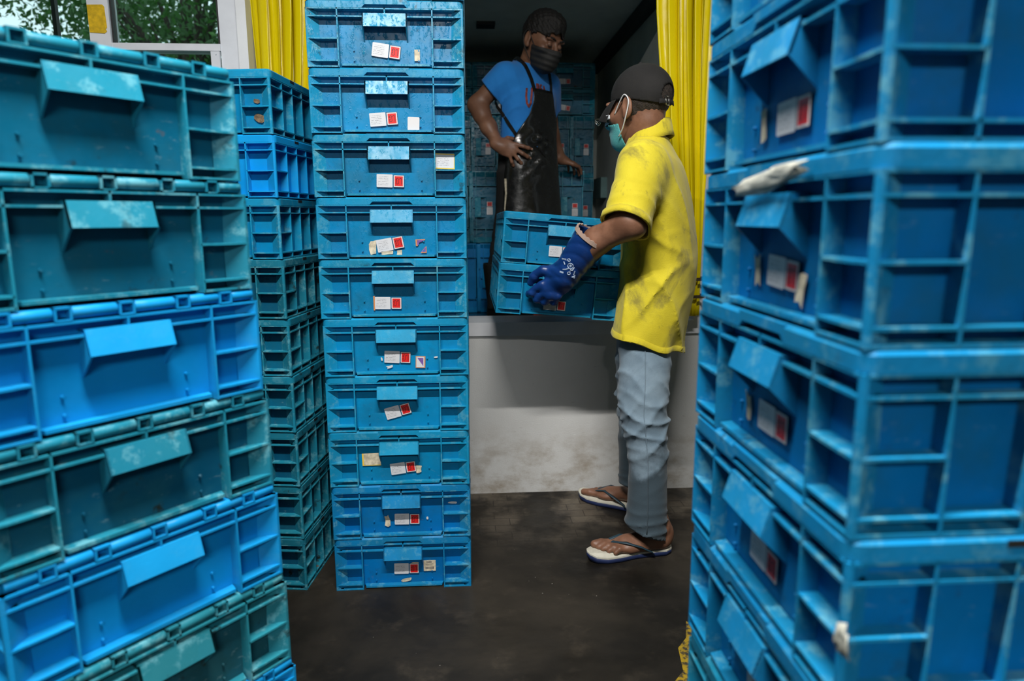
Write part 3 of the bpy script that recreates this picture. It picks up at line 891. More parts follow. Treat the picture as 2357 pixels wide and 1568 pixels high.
def loft(P, secs, n=2.3):
    """secs: (z, cx, cy, a, b, yaw) sorted by z; a = half width left-right, b = half depth"""
    S = np.array(secs, float); z = P[:, 2]
    zi = np.clip(z, S[0, 0], S[-1, 0])
    # smooth interpolation
    j = np.clip(np.searchsorted(S[:, 0], zi) - 1, 0, len(S) - 2)
    t = (zi - S[j, 0]) / (S[j + 1, 0] - S[j, 0])
    m = np.zeros_like(S)
    m[1:-1] = (S[2:] - S[:-2]) / (S[2:, :1] - S[:-2, :1]); m[0] = (S[1] - S[0]) / (S[1, 0] - S[0, 0]); m[-1] = (S[-1] - S[-2]) / (S[-1, 0] - S[-2, 0])
    h = (S[j + 1, 0] - S[j, 0])[:, None]; t_ = t[:, None]
    Q = ((2 * t_ ** 3 - 3 * t_ ** 2 + 1) * S[j] + (t_ ** 3 - 2 * t_ ** 2 + t_) * h * m[j] + (-2 * t_ ** 3 + 3 * t_ ** 2) * S[j + 1] + (t_ ** 3 - t_ ** 2) * h * m[j + 1])
    dx, dy = P[:, 0] - Q[:, 1], P[:, 1] - Q[:, 2]
    c, s = np.cos(Q[:, 5]), np.sin(Q[:, 5])
    u, v = dx * c + dy * s, -dx * s + dy * c
    a, b = np.maximum(Q[:, 3], .004), np.maximum(Q[:, 4], .004)
    k = (np.abs(u / a) ** n + np.abs(v / b) ** n) ** (1 / n)
    d = (k - 1) * np.minimum(a, b)
    over = np.maximum(S[0, 0] - z, z - S[-1, 0])
    return np.maximum(d, over)
def meshgrid_sdf(fn, lo, hi, h):
    lo = np.asarray(lo, float); n = np.ceil((np.asarray(hi) - lo) / h).astype(int) + 1
    ax = [lo[i] + h * np.arange(n[i]) for i in range(3)]
    F = np.empty(n)
    for i in range(0, n[0], 16):
        X, Y, Z = np.meshgrid(ax[0][i:i + 16], ax[1], ax[2], indexing='ij')
        F[i:i + 16] = fn(np.stack([X.ravel(), Y.ravel(), Z.ravel()], 1)).reshape(X.shape)
    I = F < 0
    cs = [(0, 0, 0), (1, 0, 0), (0, 1, 0), (1, 1, 0), (0, 0, 1), (1, 0, 1), (0, 1, 1), (1, 1, 1)]
    sl = lambda A, c: A[c[0]:n[0] - 1 + c[0], c[1]:n[1] - 1 + c[1], c[2]:n[2] - 1 + c[2]]
    cnt = sum(sl(I, c).astype(np.int8) for c in cs)
    mix = (cnt > 0) & (cnt < 8)
    idx = np.argwhere(mix)
    if not len(idx): return np.zeros((0, 3)), np.zeros((0, 4), int)
    val = np.stack([F[idx[:, 0] + c[0], idx[:, 1] + c[1], idx[:, 2] + c[2]] for c in cs], 1)
    C = np.array(cs, float)
    acc = np.zeros((len(idx), 3)); num = np.zeros(len(idx))
    for a in range(8):
        for b in range(a + 1, 8):
            if abs(C[a] - C[b]).sum() != 1: continue
            cr = (val[:, a] < 0) != (val[:, b] < 0)
            t = np.where(cr, val[:, a] / np.where(cr, val[:, a] - val[:, b], 1), 0)
            acc += np.where(cr[:, None], C[a] + t[:, None] * (C[b] - C[a]), 0); num += cr
    Vv = lo + h * (idx + acc / num[:, None])
    vid = -np.ones(mix.shape, int); vid[mix] = np.arange(len(idx))
    quads = []
    for ax_ in range(3):
        sh = [slice(None)] * 3; sh2 = [slice(None)] * 3
        sh[ax_] = slice(0, n[ax_] - 1); sh2[ax_] = slice(1, n[ax_])
        A, B = I[tuple(sh)], I[tuple(sh2)]
        e = np.argwhere(A != B)
        o1, o2 = [(1, 2), (2, 0), (0, 1)][ax_]
        ok = (e[:, o1] > 0) & (e[:, o2] > 0) & (e[:, o1] < n[o1] - 1) & (e[:, o2] < n[o2] - 1)
        e = e[ok]
        ins = A[e[:, 0], e[:, 1], e[:, 2]]
        def g(d1, d2):
            q = e.copy(); q[:, o1] -= d1; q[:, o2] -= d2
            return vid[q[:, 0], q[:, 1], q[:, 2]]
        Q = np.stack([g(1, 1), g(0, 1), g(0, 0), g(1, 0)], 1)
        Q[~ins] = Q[~ins][:, ::-1]
        quads.append(Q)
    return Vv, np.concatenate(quads)
def join_parts(parts):
    vs, fs, o = [], [], 0
    for v, f in parts:
        vs.append(v); fs.append(f + o); o += len(v)
    return np.concatenate(vs), np.concatenate(fs)
def smooth_verts(V, F, it=1, lam=.5):
    for _ in range(it):
        acc = np.zeros_like(V); n = np.zeros(len(V))
        for a, b in ((0, 1), (1, 2), (2, 3), (3, 0)):
            np.add.at(acc, F[:, a], V[F[:, b]]); np.add.at(acc, F[:, b], V[F[:, a]])
            np.add.at(n, F[:, a], 1); np.add.at(n, F[:, b], 1)
        V = V * (1 - lam) + lam * acc / np.maximum(n, 1)[:, None]
    return V
def gmax(*a):
    r = a[0]
    for q in a[1:]: r = np.maximum(r, q)
    return r
def gmin(*a): return -gmax(*[-q for q in a])
def sdf_obj(name, V, F, mat, root, cut=None, solid=0.0, smooth=1, snap=.011):
    """cut: scalar field, faces where it is positive are removed and the open edge is drawn onto its zero"""
    if smooth: V = smooth_verts(V, F, smooth)
    if cut is not None:
        F = F[cut(V[F].mean(1)) <= 0]
        used = np.unique(F); m = -np.ones(len(V), int); m[used] = np.arange(len(used)); V = V[used]; F = m[F]
        E_ = np.sort(np.concatenate([F[:, [0, 1]], F[:, [1, 2]], F[:, [2, 3]], F[:, [3, 0]]]), axis=1)
        u, n = np.unique(E_, axis=0, return_counts=True)
        bv = np.unique(u[n == 1])
        for _ in range(2):
            P = V[bv]; g = cut(P); G_ = np.stack([(cut(P + e) - cut(P - e)) / .001 for e in np.eye(3) * .0005], 1)
            st = -g[:, None] * G_ / np.maximum((G_ ** 2).sum(1), 1e-3)[:, None]
            ok = (np.linalg.norm(st, axis=1) < snap)
            V[bv[ok]] += st[ok]
    rl = np.array(root.location)
    me = bpy.data.meshes.new(name)
    me.from_pydata((V - rl).tolist(), [], F.tolist())
    me.materials.append(mat)
    me.polygons.foreach_set('use_smooth', [True] * len(me.polygons))
    me.update()
    o = link(name, me, root)
    if solid:
        s = o.modifiers.new('cloth', 'SOLIDIFY'); s.thickness = solid; s.offset = -1
    return o
def local(mb_pts, root):
    r = Vector(root.location)
    return [tuple(Vector(p) - r) for p in mb_pts]
def shifted(mb, root):
    r = root.location
    mb.v = [(x - r.x, y - r.y, z - r.z) for x, y, z in mb.v]
    return mb
def frame(yaw, pitch=0.0, roll=0.0):
    """columns: left, forward, up.  yaw 0 faces -y, positive turns to +x"""
    f = V3(math.sin(R(yaw)), -math.cos(R(yaw)), 0)
    l = np.cross((0, 0, 1), f)
    u = V3(0, 0, 1)
    p = R(pitch)
    f, u = f * math.cos(p) - u * math.sin(p), u * math.cos(p) + f * math.sin(p)
    r = R(roll)
    l, u = l * math.cos(r) + u * math.sin(r), u * math.cos(r) - l * math.sin(r)
    return np.stack([l, f, u], 1)
def folds(P, d, freq, amp, warp=.02, seed=0, sharp=2):
    """soft cloth folds running across direction d"""
    d = np.asarray(d, float); d = d / np.linalg.norm(d)
    w = np.sin(P @ V3(13, 7, 9) + seed) * warp + np.sin(P @ V3(-21, 17, 15) + 2.1 * seed) * warp * .5
    s = np.sin((P @ d + w) * freq + seed * 1.7)
    return amp * (1 - np.abs(s)) ** sharp
def blob(P, c, r): return np.exp(-(((P - np.asarray(c, float)) / r) ** 2).sum(1))

# ---- materials
def mat_skin(name, a, b):
    t = NT(name); co = t.coord()
    c = t.mix(t.ramp(t.noise(co, 14, 6, .6), .35, .68), a, b)
    h = t.math('ADD', t.noise(co, 130, 4), t.math('MULTIPLY', t.noise(co, 380, 2), .5))
    return t.set(color=c, rough=.48, sss=.06, sss_radius=(.010, .004, .002), sss_scale=.6, normal=t.bump(h, .12, .003))
M['skin'] = mat_skin('tanned_skin', (.18, .082, .047), (.28, .135, .08))
M['skin_dark'] = mat_skin('brown_skin', (.165, .076, .044), (.25, .12, .07))
M['nail'] = mat_simple('finger_nail', (.42, .27, .20), .35)
def mat_cloth(name, a, b, dirt=None, dirt_amt=0.0, weave=420, rough=.85, scale=4, sheen=.15):
    t = NT(name); co = t.coord()
    c = t.mix(t.ramp(t.noise(co, scale, 5, .6), .3, .7), a, b)
    if dirt:
        m = t.math('MULTIPLY', t.ramp(t.noise(co, 5.5, 7, .68, .6), .50, .68), dirt_amt)
        c = t.mix(m, c, dirt)
        m2 = t.math('MULTIPLY', t.ramp(t.noise(t.map(co, (1, 1, .5), (3, 1, 2)), 19, 6, .7), .58, .72), dirt_amt * .7)
        c = t.mix(m2, c, tuple(x * .6 for x in dirt))
    h = t.math('ADD', t.noise(co, weave, 2), t.math('MULTIPLY', t.noise(co, 24, 4), 1.5))
    return t.set(color=c, rough=rough, normal=t.bump(h, .28, .003), sheen=sheen)
M['yellow_cloth'] = mat_cloth('yellow_polo_knit', (.62, .50, .012), (.76, .64, .03), (.24, .20, .04), .8)
M['blue_cloth'] = mat_cloth('blue_tshirt_cotton', (.008, .17, .55), (.012, .23, .68))
def mat_denim():
    t = NT('faded_denim'); co = t.coord()
    c = t.mix(t.ramp(t.noise(co, 6, 5, .6), .3, .7), (.15, .225, .29), (.25, .34, .41))
    c = t.mix(t.math('MULTIPLY', t.ramp(t.noise(co, 5.5, 7, .68, .6), .50, .68), .45), c, (.09, .13, .17))
    sx = t.n('ShaderNodeSeparateXYZ'); t.l(co, sx.inputs[0])
    wet = t.ramp(t.math('ADD', sx.outputs[2], t.math('MULTIPLY', t.noise(co, 7, 5), .28)), .50, .44)      # soaked lower legs
    c = t.mix(wet, c, (.048, .078, .100))
    h = t.math('ADD', t.noise(co, 600, 2), t.math('MULTIPLY', t.noise(co, 24, 4), 1.5))
    return t.set(color=c, rough=.8, normal=t.bump(h, .28, .003), sheen=.15)
M['denim'] = mat_denim()
M['black_cloth'] = mat_cloth('black_trouser_cloth', (.010, .010, .010), (.018, .018, .018), sheen=0)
M['cap_cloth'] = mat_cloth('black_cap_twill', (.007, .0066, .0066), (.014, .013, .012), weave=500, scale=10, sheen=0)
M['hair'] = mat_simple('black_hair', (.010, .008, .007), .55, var=.4, scale=90, bump=.9, bscale=240)
M['stubble'] = mat_simple('short_cropped_hair', (.030, .021, .015), .65, var=.5, scale=150, bump=.8, bscale=420)
M['black_mask'] = mat_cloth('black_mask_fabric', (.012, .012, .012), (.020, .019, .018), weave=260, rough=.7, sheen=0)
M['teal_mask'] = mat_cloth('teal_mask_fabric', (.06, .36, .36), (.10, .46, .45), weave=300, rough=.7)
M['white_mask'] = mat_cloth('white_mask_lining', (.55, .60, .64), (.66, .70, .73), weave=300, rough=.7)
M['elastic'] = mat_simple('white_elastic_cord', (.72, .72, .72), .6)
M['eye_white'] = mat_simple('eye_white', (.55, .50, .46), .25)
M['eye_dark'] = mat_simple('dark_iris', (.012, .008, .006), .15)
def mat_vinyl():
    t = NT('black_wet_vinyl'); co = t.coord()
    return t.set(color=t.mix(t.noise(co, 9, 4), (.006, .006, .006), (.014, .014, .013)), rough=t.ramp(t.noise(co, 18, 4), .3, .7, .16, .34), normal=t.bump(t.noise(co, 30, 4), .15, .006), spec=.6)
M['vinyl'] = mat_vinyl()
def mat_rubber(name, a, b, rough=.32):
    t = NT(name); co = t.coord()
    return t.set(color=t.mix(t.noise(co, 12, 5), a, b), rough=rough, normal=t.bump(t.noise(co, 160, 3), .2, .002))
M['glove'] = mat_rubber('blue_rubber_glove', (.004, .022, .11), (.008, .05, .22))
M['glove_lining'] = mat_simple('beige_glove_lining', (.42, .30, .24), .9)
M['print_white'] = mat_simple('white_glove_print', (.45, .56, .72), .6)
M['boot'] = mat_rubber('black_rubber_boot', (.010, .010, .010), (.018, .017, .015), .45)
M['red_rubber'] = mat_rubber('red_rubber_sole', (.34, .035, .018), (.46, .055, .025), .5)
M['sandal_top'] = mat_simple('off_white_footbed', (.62, .60, .50), .7, var=.12, scale=30)
M['sandal_side'] = mat_simple('navy_sandal_sole', (.010, .022, .085), .6)
M['sandal_strap'] = mat_simple('dark_teal_strap', (.016, .045, .065), .5)
M['steel'] = mat_simple('shiny_steel', (.75, .74, .66), .18, 1.0)
M['tshirt_print'] = mat_simple('dark_red_print', (.20, .035, .025), .8, var=.5, scale=60)

# ---- heads -------------------------------------------------------------
def head_sdf(P, C, F, ears=True, neck_to=None, scale=1.0):
    L = ((P - C) @ F) / scale
    d = ell(L, (0, -.012, .040), (.074, .096, .086))
    d = smin(d, ell(L, (0, .030, -.035), (.058, .062, .078)), .035)
    d = smin(d, ell(L, (0, .070, -.088), (.030, .026, .024)), .03)
    for s in (-1, 1):
        d = smin(d, ell(L, (s * .046, .062, -.018), (.020, .026, .020)), .02)
        d = smin(d, ell(L, (s * .030, .086, .026), (.026, .012, .010)), .014)
        d = smax(d, -ell(L, (s * .031, .106, .006), (.017, .018, .012)), .012)
        d = smin(d, ell(L, (s * .030, .084, .003), (.0135, .0135, .0125)), .004)
    d = smin(d, seg(L, (0, .092, .012), (0, .113, -.026), .008, .0115), .012)
    d = smin(d, ell(L, (0, .100, -.028), (.018, .012, .009)), .008)
    d = smin(d, ell(L, (0, .088, -.058), (.023, .012, .007)), .008)
    d = smin(d, ell(L, (0, .085, -.068), (.020, .012, .007)), .008)
    if ears:
        for s in (-1, 1):
            e = ell(L, (s * .081, -.010, -.002), (.009, .019, .033))
            e = smax(e, -ell(L, (s * .091, -.006, .004), (.008, .011, .020)), .005)
            e = smin(e, ell(L, (s * .079, .000, -.028), (.007, .010, .010)), .008)
            d = smin(d, e, .006)
    d = d * scale
    if neck_to is not None:
        a = C + F @ V3(0, -.030, -.045) * scale
        d = smin(d, seg(P, a, neck_to, .052 * scale, .058 * scale), .03)
    return d

# ---- hands -------------------------------------------------------------
def hand_frame(wrist, knuckle, palm_normal):
    y = np.asarray(knuckle, float) - wrist; y /= np.linalg.norm(y)
    z = np.asarray(palm_normal, float); z = z - y * (z @ y); z /= np.linalg.norm(z)
    x = np.cross(y, z)
    return np.stack([x, y, z], 1)      # x across the knuckles, y along the hand, z out of the palm
def hand_sdf(P, wrist, H, side, curls, spread, thumb, size=1.0, fat=1.0):
    """side +1: index finger on +x.  curls: per finger (index..little) three bend angles"""
    L = (P - wrist) @ H / size
    d = smin(ell(L, (0, .045, -.002), (.040, .052, .0145)), seg(L, (0, -.02, 0), (0, .02, 0), .024, .026), .02)
    d = smin(d, ell(L, (side * .022, .030, .008), (.018, .030, .014)), .012)
    d = smin(d, ell(L, (-side * .024, .035, .007), (.014, .034, .012)), .012)
    tips = []
    for i in range(4):
        bx = side * (.029 - .0195 * i); by = (.086, .090, .086, .077)[i]
        ln = [(.043, .026, .021), (.047, .030, .022), (.043, .028, .021), (.033, .021, .019)][i]
        rr = (.0092, .0094, .0088, .0078)[i] * fat
        a = 0.0; p = V3(bx, by - .012, -.001); pts = [p]
        sp = R(spread[i]) * side
        for b, l_ in zip(curls[i], ln):
            a += R(b)
            p = p + l_ * V3(math.sin(sp) * math.cos(a), math.cos(sp) * math.cos(a), math.sin(a)); pts.append(p)
        f = chain(L, pts, [rr * 1.08, rr, rr * .94, rr * .80], .004)
        for q in pts[1:3]: f = smin(f, np.linalg.norm(L - q, axis=1) - rr * 1.04, .003)
        d = smin(d, f, .006)
        tips.append((pts[-1], pts[-1] - pts[-2], a))
    tp = [V3(side * .026, .018, .006)] + [V3(side * q[0], q[1], q[2]) for q in thumb]
    d = smin(d, chain(L, tp, [.015 * fat, .0115 * fat, .0105 * fat, .0085 * fat][:len(tp)], .006), .008)
    return d * size, [(wrist + H @ (t * size), H @ v, a) for t, v, a in tips]
def nails(tips, H, root, size=.0052):
    m = MB()
    for (p, v, a) in tips:
        v = v / np.linalg.norm(v)
        x = H[:, 0]; up = np.cross(x, v)
        if up @ H[:, 2] > 0 and a < 1.2: up = -up
        elif a >= 1.2: up = -np.cross(x, v) if (np.cross(x, v) @ H[:, 1]) < 0 else np.cross(x, v)
        c = p + up * .0052
        ring = [c + x * size * math.cos(k * math.pi / 4) + v * (size * 1.15) * math.sin(k * math.pi / 4) for k in range(8)]
        m.loops([[tuple(q - up * .003) for q in ring], [tuple(q + up * (.0014 if True else 0)) for q in ring], [tuple(c + (q - c) * .5 + up * .0022) for q in ring]], smooth=True)
    return shifted(m, root).build('fingernails', M['nail'], root)

def curve(pts, n=5):
    p = [V3(*q) for q in pts]; out = []
    for i in range(len(p) - 1):
        a, b, c, d = p[max(i - 1, 0)], p[i], p[i + 1], p[min(i + 2, len(p) - 1)]
        for k in range(n):
            t = k / n
            out.append(tuple(.5 * ((2 * b) + (c - a) * t + (2 * a - 5 * b + 4 * c - d) * t * t + (3 * b - a - 3 * c + d) * t ** 3)))
    return out + [tuple(p[-1])]
def ear_loop(pts, r, mat, root, name='ear_loop'):
    pts = curve(pts)
    return shifted(MB().tube(pts, r, 6), root).build(name, M[mat], root)

def foot_sdf(P, heel, heading, side, ankle, lift=.020):
    """bare foot: heel on the ground, heading = unit vector to the toes; side +1 puts the big toe on the left of the heading"""
    h = np.asarray([heading[0], heading[1], 0.]); h /= np.linalg.norm(h)
    l = np.cross((0, 0, 1), h)
    F = np.stack([l, h, V3(0, 0, 1)], 1)
    O = V3(heel[0], heel[1], lift)
    L = (P - O) @ F
    s = side
    d = ell(L, (0, .015, .026), (.029, .034, .030))
    d = smin(d, seg(L, (0, .03, .040), (s * .004, .135, .026), .030, .022), .03)
    d = smin(d, ell(L, (s * .004, .15, .016), (.043, .050, .018)), .025)
    d = smin(d, seg(L, (-s * .012, .02, .022), (-s * .022, .13, .014), .022, .017), .02)
    A = (np.asarray(ankle) - O) @ F
    d = smin(d, seg(L, (0, .012, .055), A, .033, .036), .03)
    d = smin(d, ell(L, (.030, .018, .070), (.012, .014, .014)), .012)
    d = smin(d, ell(L, (-.030, .012, .064), (.012, .014, .014)), .012)
    for i in range(5):
        x0 = s * (.028 - .0145 * i); y0 = .185 - (.0, .003, .009, .018, .030)[i]
        ln = (.050, .044, .040, .035, .030)[i]; r = (.0135, .0098, .0092, .0088, .0085)[i]
        t = chain(L, [V3(x0 * .95, y0, .016), V3(x0 * 1.05, y0 + ln * .55, .020 if i else .017), V3(x0 * 1.1, y0 + ln, r + .001)], [r * .95, r, r * .95], .004)
        d = smin(d, t, .006)
    d = np.maximum(d, -L[:, 2] + .0005)
    return d, F, O
def sandal(heel, heading, side, root):
    h = np.asarray([heading[0], heading[1], 0.]); h /= np.linalg.norm(h)
    l = np.cross((0, 0, 1), h); s = side
    O = V3(heel[0], heel[1], 0) - h * .022
    def W(x, y, z): return tuple(O + l * x + h * y + V3(0, 0, z))
    prof = [(0, .001), (.008, .020), (.03, .034), (.08, .034), (.13, .036), (.19, .046), (.235, .046), (.27, .036), (.288, .018), (.292, .002)]
    def outline(k, dz, off=0.0):
        right = [(-(w * k - off), y) for y, w in prof]; left = [((w * k - off), y) for y, w in prof[::-1]]
        pts = right + left
        return [W(x + s * .006 * math.sin(math.pi * y / .3), .146 + (y - .146) * k, dz + (.010 * max(0, (y - .23) / .06) ** 2 if dz > .0 else .004 * max(0, (y - .24) / .05) ** 2)) for x, y in pts]
    m = MB(); m.loops([outline(.965, .0), outline(1.0, .006), outline(1.0, .016)], smooth=True)
    so = shifted(m, root).build('sandal', M['sandal_side'], root)
    m = MB(); m.loops([outline(1.0, .016), outline(1.0, .0205), outline(.985, .0225)], smooth=False)
    shifted(m, root).build('footbed', M['sandal_top'], so)
    m = MB()
    peg = V3(s * .016, .222, .024)
    for q in (-1, 1):
        pts = [W(peg[0], peg[1], .030), W(peg[0] + q * .010, .205, .052), W(q * .030, .170, .060), W(q * .043, .125, .047), W(q * .040, .085, .024), W(q * .040, .078, .014)]
        rg = []
        for i, p in enumerate(pts):
            p = V3(*p); a = V3(*pts[max(i - 1, 0)]); b = V3(*pts[min(i + 1, len(pts) - 1)]); t = (b - a) / np.linalg.norm(b - a)
            o = np.cross(t, V3(0, 0, 1)); o = o / np.linalg.norm(o) * q * -1; n_ = np.cross(o, t)
            o_in = np.cross(t, n_)
            w = .0075 * (1 if i < 4 else .75)
            rg.append([tuple(p + o_in * w * cx_ + n_ * .0022 * sy_) for cx_, sy_ in ((-1, -.6), (-.6, 1), (.6, 1), (1, -.6), (0, -1))])
        m.loops(rg, smooth=True)
    m.tube([W(peg[0], peg[1], .020), W(peg[0], peg[1], .034)], .0045, 8)
    shifted(m, root).build('thong_strap', M['sandal_strap'], so)
    return so

# ================================================================== worker in yellow, carrying the crates
def worker_yellow():
    root = empty('person', (.56, 2.20, 0), 0, 'person in a dirty yellow polo, black cap and blue glove carrying crates', 'person')
    YW = R(65)
    TF = frame(-115)
    # ---- shirt
    secs = [(.60, .584, 2.235, .192, .116, YW), (.68, .592, 2.235, .190, .116, YW), (.75, .607, 2.235, .188, .116, YW), (.875, .626, 2.238, .180, .118, YW), (1.0, .625, 2.24, .170, .118, YW),
            (1.10, .618, 2.24, .180, .110, YW), (1.18, .606, 2.24, .190, .104, YW), (1.245, .595, 2.24, .184, .094, YW), (1.29, .586, 2.242, .145, .079, YW), (1.325, .581, 2.243, .092, .066, YW), (1.35, .580, 2.243, .066, .056, YW)]
    S, E = V3(.524, 2.092, 1.248), V3(.462, 2.000, 1.075)
    S2, E2 = V3(.668, 2.400, 1.245), V3(.610, 2.575, 1.10)
    ad = (E - S) / np.linalg.norm(E - S); ad2 = (E2 - S2) / np.linalg.norm(E2 - S2)
    alen = np.linalg.norm(E - S)
    def base_shirt(P):
        d = loft(P, secs, 2.4)
        d = smin(d, seg(P, S, S + ad * .24, .070, .071), .045)
        d = smin(d, seg(P, S2, S2 + ad2 * .24, .072, .070), .045)
        return d
    def shirt(P):
        d = base_shirt(P)
        mlow = np.clip((1.05 - P[:, 2]) / .25, 0, 1)
        d = d - folds(P, (.9, -.35, .30), 24, .011, .03, 1.0, 2.5) * mlow - folds(P, (.55, .2, -.75), 26, .011, .025, 2.3, 2.5) * blob(P, (.55, 2.08, .88), (.13, .16, .13))
        d = d - folds(P, (.45, .1, .85), 34, .012, .018, 4.0, 2.5) * blob(P, (.545, 2.08, 1.02), (.10, .10, .10))
        d = d - folds(P, ad, 52, .008, .02, 3.0, 2.2) * blob(P, E + V3(.02, 0, .04), (.09, .09, .07))
        d = d - .007 * np.clip((.74 - P[:, 2]) / .1, 0, 1) * np.sin(P[:, 0] * 52 + P[:, 1] * 40)
        d = d - folds(P, (.75, .55, .30), 22, .010, .03, 5.0, 2.5) * blob(P, (.64, 2.12, 1.13), (.10, .12, .16))
        d = d + folds(P, (.30, .2, .93), 30, .006, .03, 1.7, 2) * blob(P, (.47, 2.03, 1.17), (.07, .08, .07))
        # armpit crease between sleeve and trunk
        d = d + .012 * blob(P, (.548, 2.072, 1.10), (.020, .05, .10))
        return d
    V, F = meshgrid_sdf(shirt, (.32, 1.89, .58), (.80, 2.68, 1.40), .0062)
    hemz = lambda c: .676 - .27 * (c[:, 0] - .590) + .006 * np.sin(c[:, 0] * 40)
    def cut(c):
        return gmax(hemz(c) - c[:, 2], gmin((c - S) @ ad - (alen + .012 + .10 * (c[:, 0] - .462)), loft(c, secs, 2.4) + .004 - seg(c, S, S + ad * .24, .070, .071)),
                    gmin((c - S2) @ ad2 - .17, .15 - np.linalg.norm(c - E2, axis=1)), c[:, 2] - 1.335)
    sh = sdf_obj('polo_shirt', V, F, M['yellow_cloth'], root, cut, .0035, 2)
    # hem band, a little proud of the shirt
    def ring_on(fn, z_of, n=72, cx_=.600, cy_=2.235, off=.0015, rmax=.26):
        out = []
        ang = np.linspace(0, 2 * np.pi, n, endpoint=False)
        for a in ang:
            dv = V3(math.cos(a), math.sin(a), 0)
            rs = np.linspace(.02, rmax, 160)
            Pp = np.stack([cx_ + dv[0] * rs, cy_ + dv[1] * rs, np.zeros_like(rs)], 1)
            Pp[:, 2] = z_of(Pp)
            d = fn(Pp); k = np.argmax(d > 0)
            r = rs[k - 1] + (rs[k] - rs[k - 1]) * (-d[k - 1]) / (d[k] - d[k - 1] + 1e-9) + off
            p = V3(cx_ + dv[0] * r, cy_ + dv[1] * r, 0); p[2] = z_of(p[None])[0]
            out.append(p)
        return out
    hz = lambda P: .678 - .27 * (P[:, 0] - .590) + .006 * np.sin(P[:, 0] * 40)
    m = MB()
    r0 = ring_on(shirt, hz); r1 = ring_on(shirt, lambda P: hz(P) + .018)
    m.loops([[tuple(p) for p in r0], [tuple(p) for p in r1], [tuple(p - V3(0, 0, -.0005) - (p - V3(.6, 2.235, p[2])) * .02) for p in r1], [tuple(p - (p - V3(.6, 2.235, p[2])) * .03) for p in r0]], caps=False)
    shifted(m, root).build('hem', M['yellow_cloth'], sh)
    # sleeve cuff
    m = MB()
    o1 = np.cross(ad, (0, 0, 1)); o1 /= np.linalg.norm(o1); o2 = np.cross(o1, ad)
    rg = []
    for (t, dr) in ((alen - .010, .0005), (alen - .010, .003), (alen + .013, .004), (alen + .013, -.002)):
        ring = []
        for k in range(28):
            a = 2 * math.pi * k / 28
            c = S + ad * (t + .10 * 0)
            dv = o1 * math.cos(a) + o2 * math.sin(a)
            rr = .0715 + dr + .0028 * math.sin(3 * a + 1) + .002 * math.sin(5 * a)
            p = c + dv * rr
            p = p + ad * (.10 * (p[0] - .462))
            ring.append(tuple(p))
        rg.append(ring)
    m.loops(rg, caps=False)
    shifted(m, root).build('sleeve_cuff', M['yellow_cloth'], sh)
    # collar
    m = MB(); back = -TF[:, 1]
    NC = V3(.580, 2.243, 1.338); rings = []
    for (k, dz, rr) in ((0, -.012, .060), (1, .020, .0615), (2, .030, .0645), (3, .026, .0685), (4, -.006, .0755), (5, -.022, .0800)):
        ring = []
        for j in range(40):
            a = 2 * math.pi * j / 40
            dv = V3(math.cos(a), math.sin(a), 0); bk = dv @ back
            zz = NC[2] + dz + .028 * bk - (.012 * max(0, -bk) ** 2 * (k >= 4)) * 1.6
            wob = .0016 * math.sin(3 * a + .8) * (k >= 3)
            ring.append(tuple(V3(NC[0], NC[1], zz) + dv * (rr + wob)))
        rings.append(ring)
    m.loops(rings, caps=False)
    co = shifted(m, root).build('collar', M['yellow_cloth'], sh)
    sm = co.modifiers.new('cloth', 'SOLIDIFY'); sm.thickness = .003; sm.offset = 0

    # ---- trousers
    near = [(.04, .563, 2.058, .064, .062, 0), (.10, .563, 2.06, .065, .063, 0), (.20, .565, 2.065, .0625, .062, 0), (.33, .564, 2.075, .0605, .065, 0), (.49, .550, 2.095, .0735, .076, 0), (.60, .558, 2.122, .079, .076, 0), (.70, .562, 2.150, .079, .078, 0), (.80, .585, 2.185, .084, .082, 0)]
    far = [(.07, .606, 2.388, .060, .060, 0), (.20, .604, 2.386, .060, .060, 0), (.33, .600, 2.380, .060, .062, 0), (.49, .596, 2.362, .070, .074, 0), (.60, .597, 2.345, .080, .085, 0), (.70, .602, 2.330, .088, .094, 0), (.80, .612, 2.31, .098, .10, 0)]
    hips = [(.68, .590, 2.235, .130, .072, YW), (.80, .605, 2.24, .135, .085, YW), (.95, .618, 2.24, .130, .080, YW)]
    def trousers(P):
        d = smin(loft(P, near, 2.0), loft(P, far, 2.0), .02)
        d = smin(d, loft(P, hips, 2.3), .025)
        z = P[:, 2]
        kn = np.exp(-((z - .46) / .10) ** 2); bt = np.exp(-((z - .10) / .07) ** 2)
        up = np.clip((z - .24) / .12, 0, 1)
        d = d - folds(P, (.30, .10, .95), 58, .010, .022, 1.3, 2.0) * kn - folds(P, (-.50, .2, .80), 52, .009, .020, 2.7, 2.0) * np.exp(-((z - .41) / .13) ** 2)
        d = d - folds(P, (.62, .1, .70), 38, .007, .02, 4.2, 2.0) * np.exp(-((z - .58) / .12) ** 2)
        d = d - folds(P, (.10, .1, .98), 90, .008, .012, .4, 2) * bt - folds(P, (.75, .2, .35), 17, .004, .03, 5.1, 2)
        return d
    V, F = meshgrid_sdf(trousers, (.44, 1.95, .03), (.80, 2.52, .97), .0058)
    def tcut(c):
        nr = c[:, 1] < 2.22
        return gmax(np.where(nr, .083 - .36 * (c[:, 0] - .563), .105 - .25 * (c[:, 0] - .605)) - c[:, 2], c[:, 2] - .90)
    tr = sdf_obj('jeans', V, F, M['denim'], root, tcut, .003, 1)
    # outer side seam of the near leg
    pts = []
